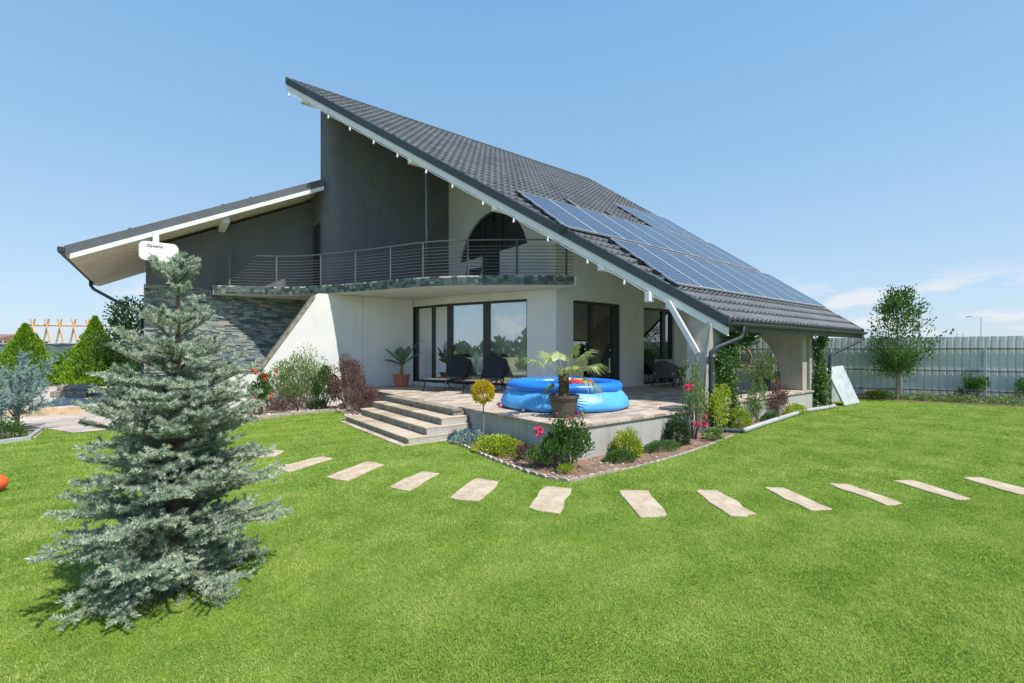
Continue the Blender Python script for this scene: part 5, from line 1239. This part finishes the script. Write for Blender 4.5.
# leaning boards by the far pier
p0 = G(845, 404); 
t = thing('leaning_boards', 'white foam boards leaned together beside the far pier', 'boards', (10.9, .5, 0))
def slab_(a, b, c, d, th, nm, mat):   # a,b bottom edge; c,d top edge
    a, b, c, d = map(Vector, (a, b, c, d)); nn_ = (b-a).cross(d-a).normalized()*th; return MB().hexa([a, b, c, d, a+nn_, b+nn_, c+nn_, d+nn_]).build(nm, mat, t, bevel=.005)
A = G(843, 406); B = G(858, 403); Dt = (A-Vector(CAM)).dot(Vector((FW[0], FW[1], 0)))
C_ = AT(841, 366, Dt+.5); E_ = AT(824, 368, Dt+.15)
slab_(A, B, C_, E_, .05, 'board', M['board'])
A2 = G(818, 405); B2 = A2+Vector((.65, .9, 0)); C2_ = AT(838, 369, Dt+1.0); E2_ = AT(821, 370, Dt+.25)
A2 = AT(819, 351, Dt+.3); A2.z = .01; B2 = AT(838, 351, Dt+1.3); B2.z = .01
slab_(A2, B2, C2_, E2_, .04, 'board', M['board'])
# stains / marks on the top board
for k in range(9):
    f = .15+.75*k/9; g_ = random.uniform(.25, .7); q_ = (A.lerp(E_, f)).lerp(B.lerp(C_, f), g_); e1_ = (E_-A).normalized(); e2_ = (B-A).normalized(); nn_ = e2_.cross(e1_).normalized()
    s_ = random.uniform(.02, .05); MB().obox(q_+nn_*.003, e1_*s_, e2_*s_*.4, nn_*.002).obox(q_-nn_*.053, e1_*s_, e2_*s_*.4, nn_*.002).build('dark_smudge', M['greyfab'], t)
# black small lamp/bracket near far pier
t = thing('terrace_planter', 'small dark planter box beside the far pier', 'planter', (8.2, .95, DK))
MB().box(8.05, 8.3, .85, 1.1, DK, DK+.3).build('box', M['black'], t, bevel=.01)
# far street lamps, poles, billboard, pylons
def lamp(u, D, h, arm, lb):
    p = AT(u, 351, D); p.z = 0; t = thing('street_lamp', lb, 'street lamp', p); r_ = Vector((RT[0], RT[1], 0))
    MB().tube([p, p+Vector((0, 0, h))], [.12, .07], 8).build('pole', M['galv'], t); MB().tube([p+Vector((0, 0, h)), p+r_*arm+Vector((0, 0, h+.15))], .05, 6).build('arm', M['galv'], t)
    MB().obox(p+r_*arm*1.15+Vector((0, 0, h+.12)), r_*.45, Vector((FW[0], FW[1], 0))*.15, Vector((0, 0, .07))).build('lamp_head', M['trimgrey'], t, bevel=.02)
lamp(981, 95, 8.6, -2.2, 'tall grey street lamp with one arm rising beyond the right part of the fence')
lamp(833, 120, 6.4, 0.3, 'thin pole rising behind the fence just right of the house')
for (u, D, h, lb) in ((943, 190, 7.5, 'small distant mast above the fence, leftmost of those by the lamp'), (960, 180, 9.5, 'distant twin-post pylon just left of the street lamp'), (1003, 200, 8, 'faint distant mast right of the street lamp')):
    p = AT(u, 351, D); p.z = 0; t = thing('pylon', lb, 'pylon', p); r_ = Vector((RT[0], RT[1], 0))
    for s_ in (-1, 1): MB().tube([p+r_*s_*1.2, p+r_*s_*1.2+Vector((0, 0, h))], .12, 5).build('post', M['galv'], t)
    MB().tube([p-r_*1.6+Vector((0, 0, h*.93)), p+r_*1.6+Vector((0, 0, h*.93))], .1, 5).build('crossbar', M['galv'], t)
p = AT(761, 351, 60); p.z = 0; r_ = Vector((RT[0], RT[1], 0)); t = thing('billboard', 'dark roadside billboard seen between the piers above the fence', 'billboard', p)
MB().obox(p+Vector((0, 0, 4.2)), r_*1.5, Vector((FW[0], FW[1], 0))*.15, Vector((0, 0, .55))).build('panel', M['trimgrey'], t)
MB().tube([p, p+Vector((0, 0, 3.7))], .1, 6).build('post', M['galv'], t)
for (u, D, w_, h, lb) in ((748, 70, 4, 3.4, 'white far building seen between the piers above the fence'), (4, 46, 1.4, 3.1, 'brown roofed low building at far left behind the netting')):
    p = AT(u, 351, D); p.z = 0; t = thing('far_building', lb, 'building', p)
    MB().obox(p+Vector((0, 0, h*.4)), r_*w_, Vector((FW[0], FW[1], 0))*3, Vector((0, 0, h*.4))).build('wall', M['white'] if u > 500 else M['brick'], t)
    F_ = Vector((FW[0], FW[1], 0)); a_ = p+Vector((0, 0, h*.8)); m = MB(); b0, b1, b2, b3 = a_-r_*w_*1.1-F_*3.2, a_+r_*w_*1.1-F_*3.2, a_+r_*w_*1.1+F_*3.2, a_-r_*w_*1.1+F_*3.2
    r0, r1 = a_-r_*w_*1.1+Vector((0, 0, h*.25)), a_+r_*w_*1.1+Vector((0, 0, h*.25)); m.add([b0, b1, b2, b3, r0, r1], [(0, 1, 5, 4), (2, 3, 4, 5), (0, 4, 3), (1, 2, 5), (3, 2, 1, 0)]); m.build('roof', M['brick'], t)
    for k in (-.5, .4): MB().obox(p+r_*w_*k-F_*3.01+Vector((0, 0, h*.45)), r_*.35, F_*.02, Vector((0, 0, .4))).build('window', M['frame'], t)
# netting fence at left
a_ = AT(-60, 351, 21.5); b_ = AT(118, 351, 23.0); a_.z = b_.z = 0; d_ = (b_-a_); n_ = 90
t = thing('netting_fence', 'fence covered with dark green shade netting behind the conifers', 'fence', a_); m = MB(); vs_ = []
for i in range(n_+1):
    f = i/n_; zt = 1.98+.05*math.sin(f*17)-.04*abs(math.sin(f*PI*6)); o_ = Vector((-d_.y, d_.x, 0)).normalized()*(.06*math.sin(f*40)+.03*math.sin(f*91))
    for k in range(4): vs_.append(a_+d_*f+o_*(1-abs(k-1.5)/2)+Vector((0, 0, zt*k/3)))
m.add(vs_, [(i*4+k, (i+1)*4+k, (i+1)*4+k+1, i*4+k+1) for i in range(n_) for k in range(3)]); m.build('netting', M['mesh'], t, smooth=True)
for f in np.linspace(0, 1, 7):
    q = a_+d_*f+Vector((0.0, .14, 0)); MB().tube([q, q+Vector((0, 0, 2.05))], .03, 6).build('post', M['galv'], t)
MB().tube([a_+d_*f+Vector((0, -.05, 1.93+.03*math.sin(f*30))) for f in np.linspace(0, 1, 20)], .015, 5).build('cord', M['galv'], t)
# timber frames beyond
t0_ = AT(30, 351, 27); t = thing('timber_frame', 'pale timber A-frame row standing beyond the netting fence', 'timber frame', (t0_.x, t0_.y, 0))
fr = Vector((FW[0], FW[1], 0)); hz = lambda D, v: CAM[2]+(351-v)/FPX*D
for i, u in enumerate((33, 47, 60, 74, 88)):
    D = 27+i*.4; p = AT(u, 351, D); zt = hz(D, 323)
    for s_ in (-1, 1): MB().tube([Vector((p.x, p.y, 0))+r_*s_*.9-fr*.2*s_, Vector((p.x, p.y, zt+.25))-r_*s_*.12], .05, 5).build('rafter', M['wood'], t)
A_ = AT(24, 351, 27); B_ = AT(120, 351, 29.4); A_.z = hz(27, 325); B_.z = hz(29.4, 326); MB().tube([A_, B_], .06, 6).build('ridge_pole', M['wood'], t)
p = AT(36, 351, 28); thuja('small golden conifer behind the netting under the timber frame', p.x, p.y, 0, .9, 2.5, 1500, None, .14)
for (u, D, lb) in ((135, 30, 'pale garden fence posts far behind the loose tree'),): pass

# distant tree belt on the horizon (one mass)
n = 16000; az = RNG.uniform(-1.25, 1.25, n); D = RNG.uniform(260, 330, n); X_ = CAM[0]+FW[0]*D+RT[0]*D*np.tan(az)*.95; Y_ = CAM[1]+FW[1]*D+RT[1]*D*np.tan(az)*.95
hz_ = RNG.random(n)*(2.0+1.6*np.sin(az*19)+1.2*np.sin(az*47))
o = leaves('tree_belt', np.stack([X_, Y_, np.abs(hz_)], 1), RNG.normal(size=(n, 3)), 3.5, 2.5, M['darkgreen'], None); tag(o, 'far line of trees on the horizon', 'trees', None, 'stuff')
# belt behind the camera side, seen in the glass
n = 6000; az = RNG.uniform(0, 6.28, n); keep = (np.cos(az)*FW[0]+np.sin(az)*FW[1]) < .1; az = az[keep]; n = len(az)
o = leaves('tree_belt', np.stack([CAM[0]+95*np.cos(az), CAM[1]+95*np.sin(az), RNG.random(n)*(3.4+1.5*np.sin(az*13))], 1), RNG.normal(size=(n, 3)), 3, 2, M['darkgreen'], None); tag(o, 'trees across the fields reflected in the windows', 'trees', None, 'stuff')

# ================================================================== grass blades
def grass():
    Ps = []
    for (d0, d1, dens, w_, h_) in ((1.7, 3.2, 15000, .0034, .017), (3.2, 5, 9500, .0044, .018), (5, 8, 4600, .0060, .020), (8, 12, 2000, .0085, .022), (12, 19, 800, .012, .024)):
        xs = d1*1.35; area = (2*xs)*(d1-d0+.0); n = int(area*dens)
        D = RNG.uniform(d0, d1, n); S = RNG.uniform(-xs, xs, n); k = np.abs(S) < D*1.22+1.6; D = D[k]; S = S[k]
        x = CAM[0]+FW[0]*D+RT[0]*S; y = CAM[1]+FW[1]*D+RT[1]*S
        ok = inpoly(x, y, lawn)
        for poly in (FRONT, LEFTB, PATH, FARB, LBED, [(-1.4, 2.4), (0, 2.4), (0, 5.9), (-1.4, 5.7)], [(0, 0), (13, .22), (13, 20), (-5, 20), (-5, 11), (-3.9, 9.3), (0, 9)], *[[tuple(np.array(q_)+(np.mean(s_, 0)-np.array(q_))/np.linalg.norm(np.mean(s_, 0)-np.array(q_))*.05) for q_ in s_] for s_ in ST]): ok &= ~inpoly(x, y, poly)
        # ragged overlap at the stone edges comes from the blade lean
        x = x[ok]; y = y[ok]; n = len(x)
        Ps.append((x, y, np.full(n, w_), h_*RNG.uniform(.55, 1.25, n)))
    x = np.concatenate([p[0] for p in Ps]); y = np.concatenate([p[1] for p in Ps]); w_ = np.concatenate([p[2] for p in Ps]); h = np.concatenate([p[3] for p in Ps]); n = len(x)
    h *= .85+.3*np.sin(x*1.7+y*.9)*np.sin(y*1.3-x*.6)*.5
    a = RNG.random(n)*6.28; ln = RNG.uniform(.4, 1.6, n)*h; b = RNG.random(n)*6.28
    wx = np.cos(a)*w_*.5; wy = np.sin(a)*w_*.5; lx = np.cos(b)*ln; ly = np.sin(b)*ln
    z0 = np.full(n, -.002); V = np.stack([np.stack([x-wx, y-wy, z0], 1), np.stack([x+wx, y+wy, z0], 1), np.stack([x+lx*.35+wx*.8, y+ly*.35+wy*.8, h*.6], 1), np.stack([x+lx*.35-wx*.8, y+ly*.35-wy*.8, h*.6], 1), np.stack([x+lx, y+ly, h], 1)], 1).reshape(-1, 3)
    i = np.arange(n)[:, None]*5; F = np.concatenate([i+np.array([[0, 1, 2]]), i+np.array([[0, 2, 3]]), i+np.array([[3, 2, 4]])], 1).reshape(-1, 3)
    r = RNG.random(n); print('blades', n)
    o = raw_mesh('grass', V, F, M['grass'], None, np.repeat(r, 3)); tag(o, 'short mown green lawn grass', 'grass', None, 'stuff')
grass()
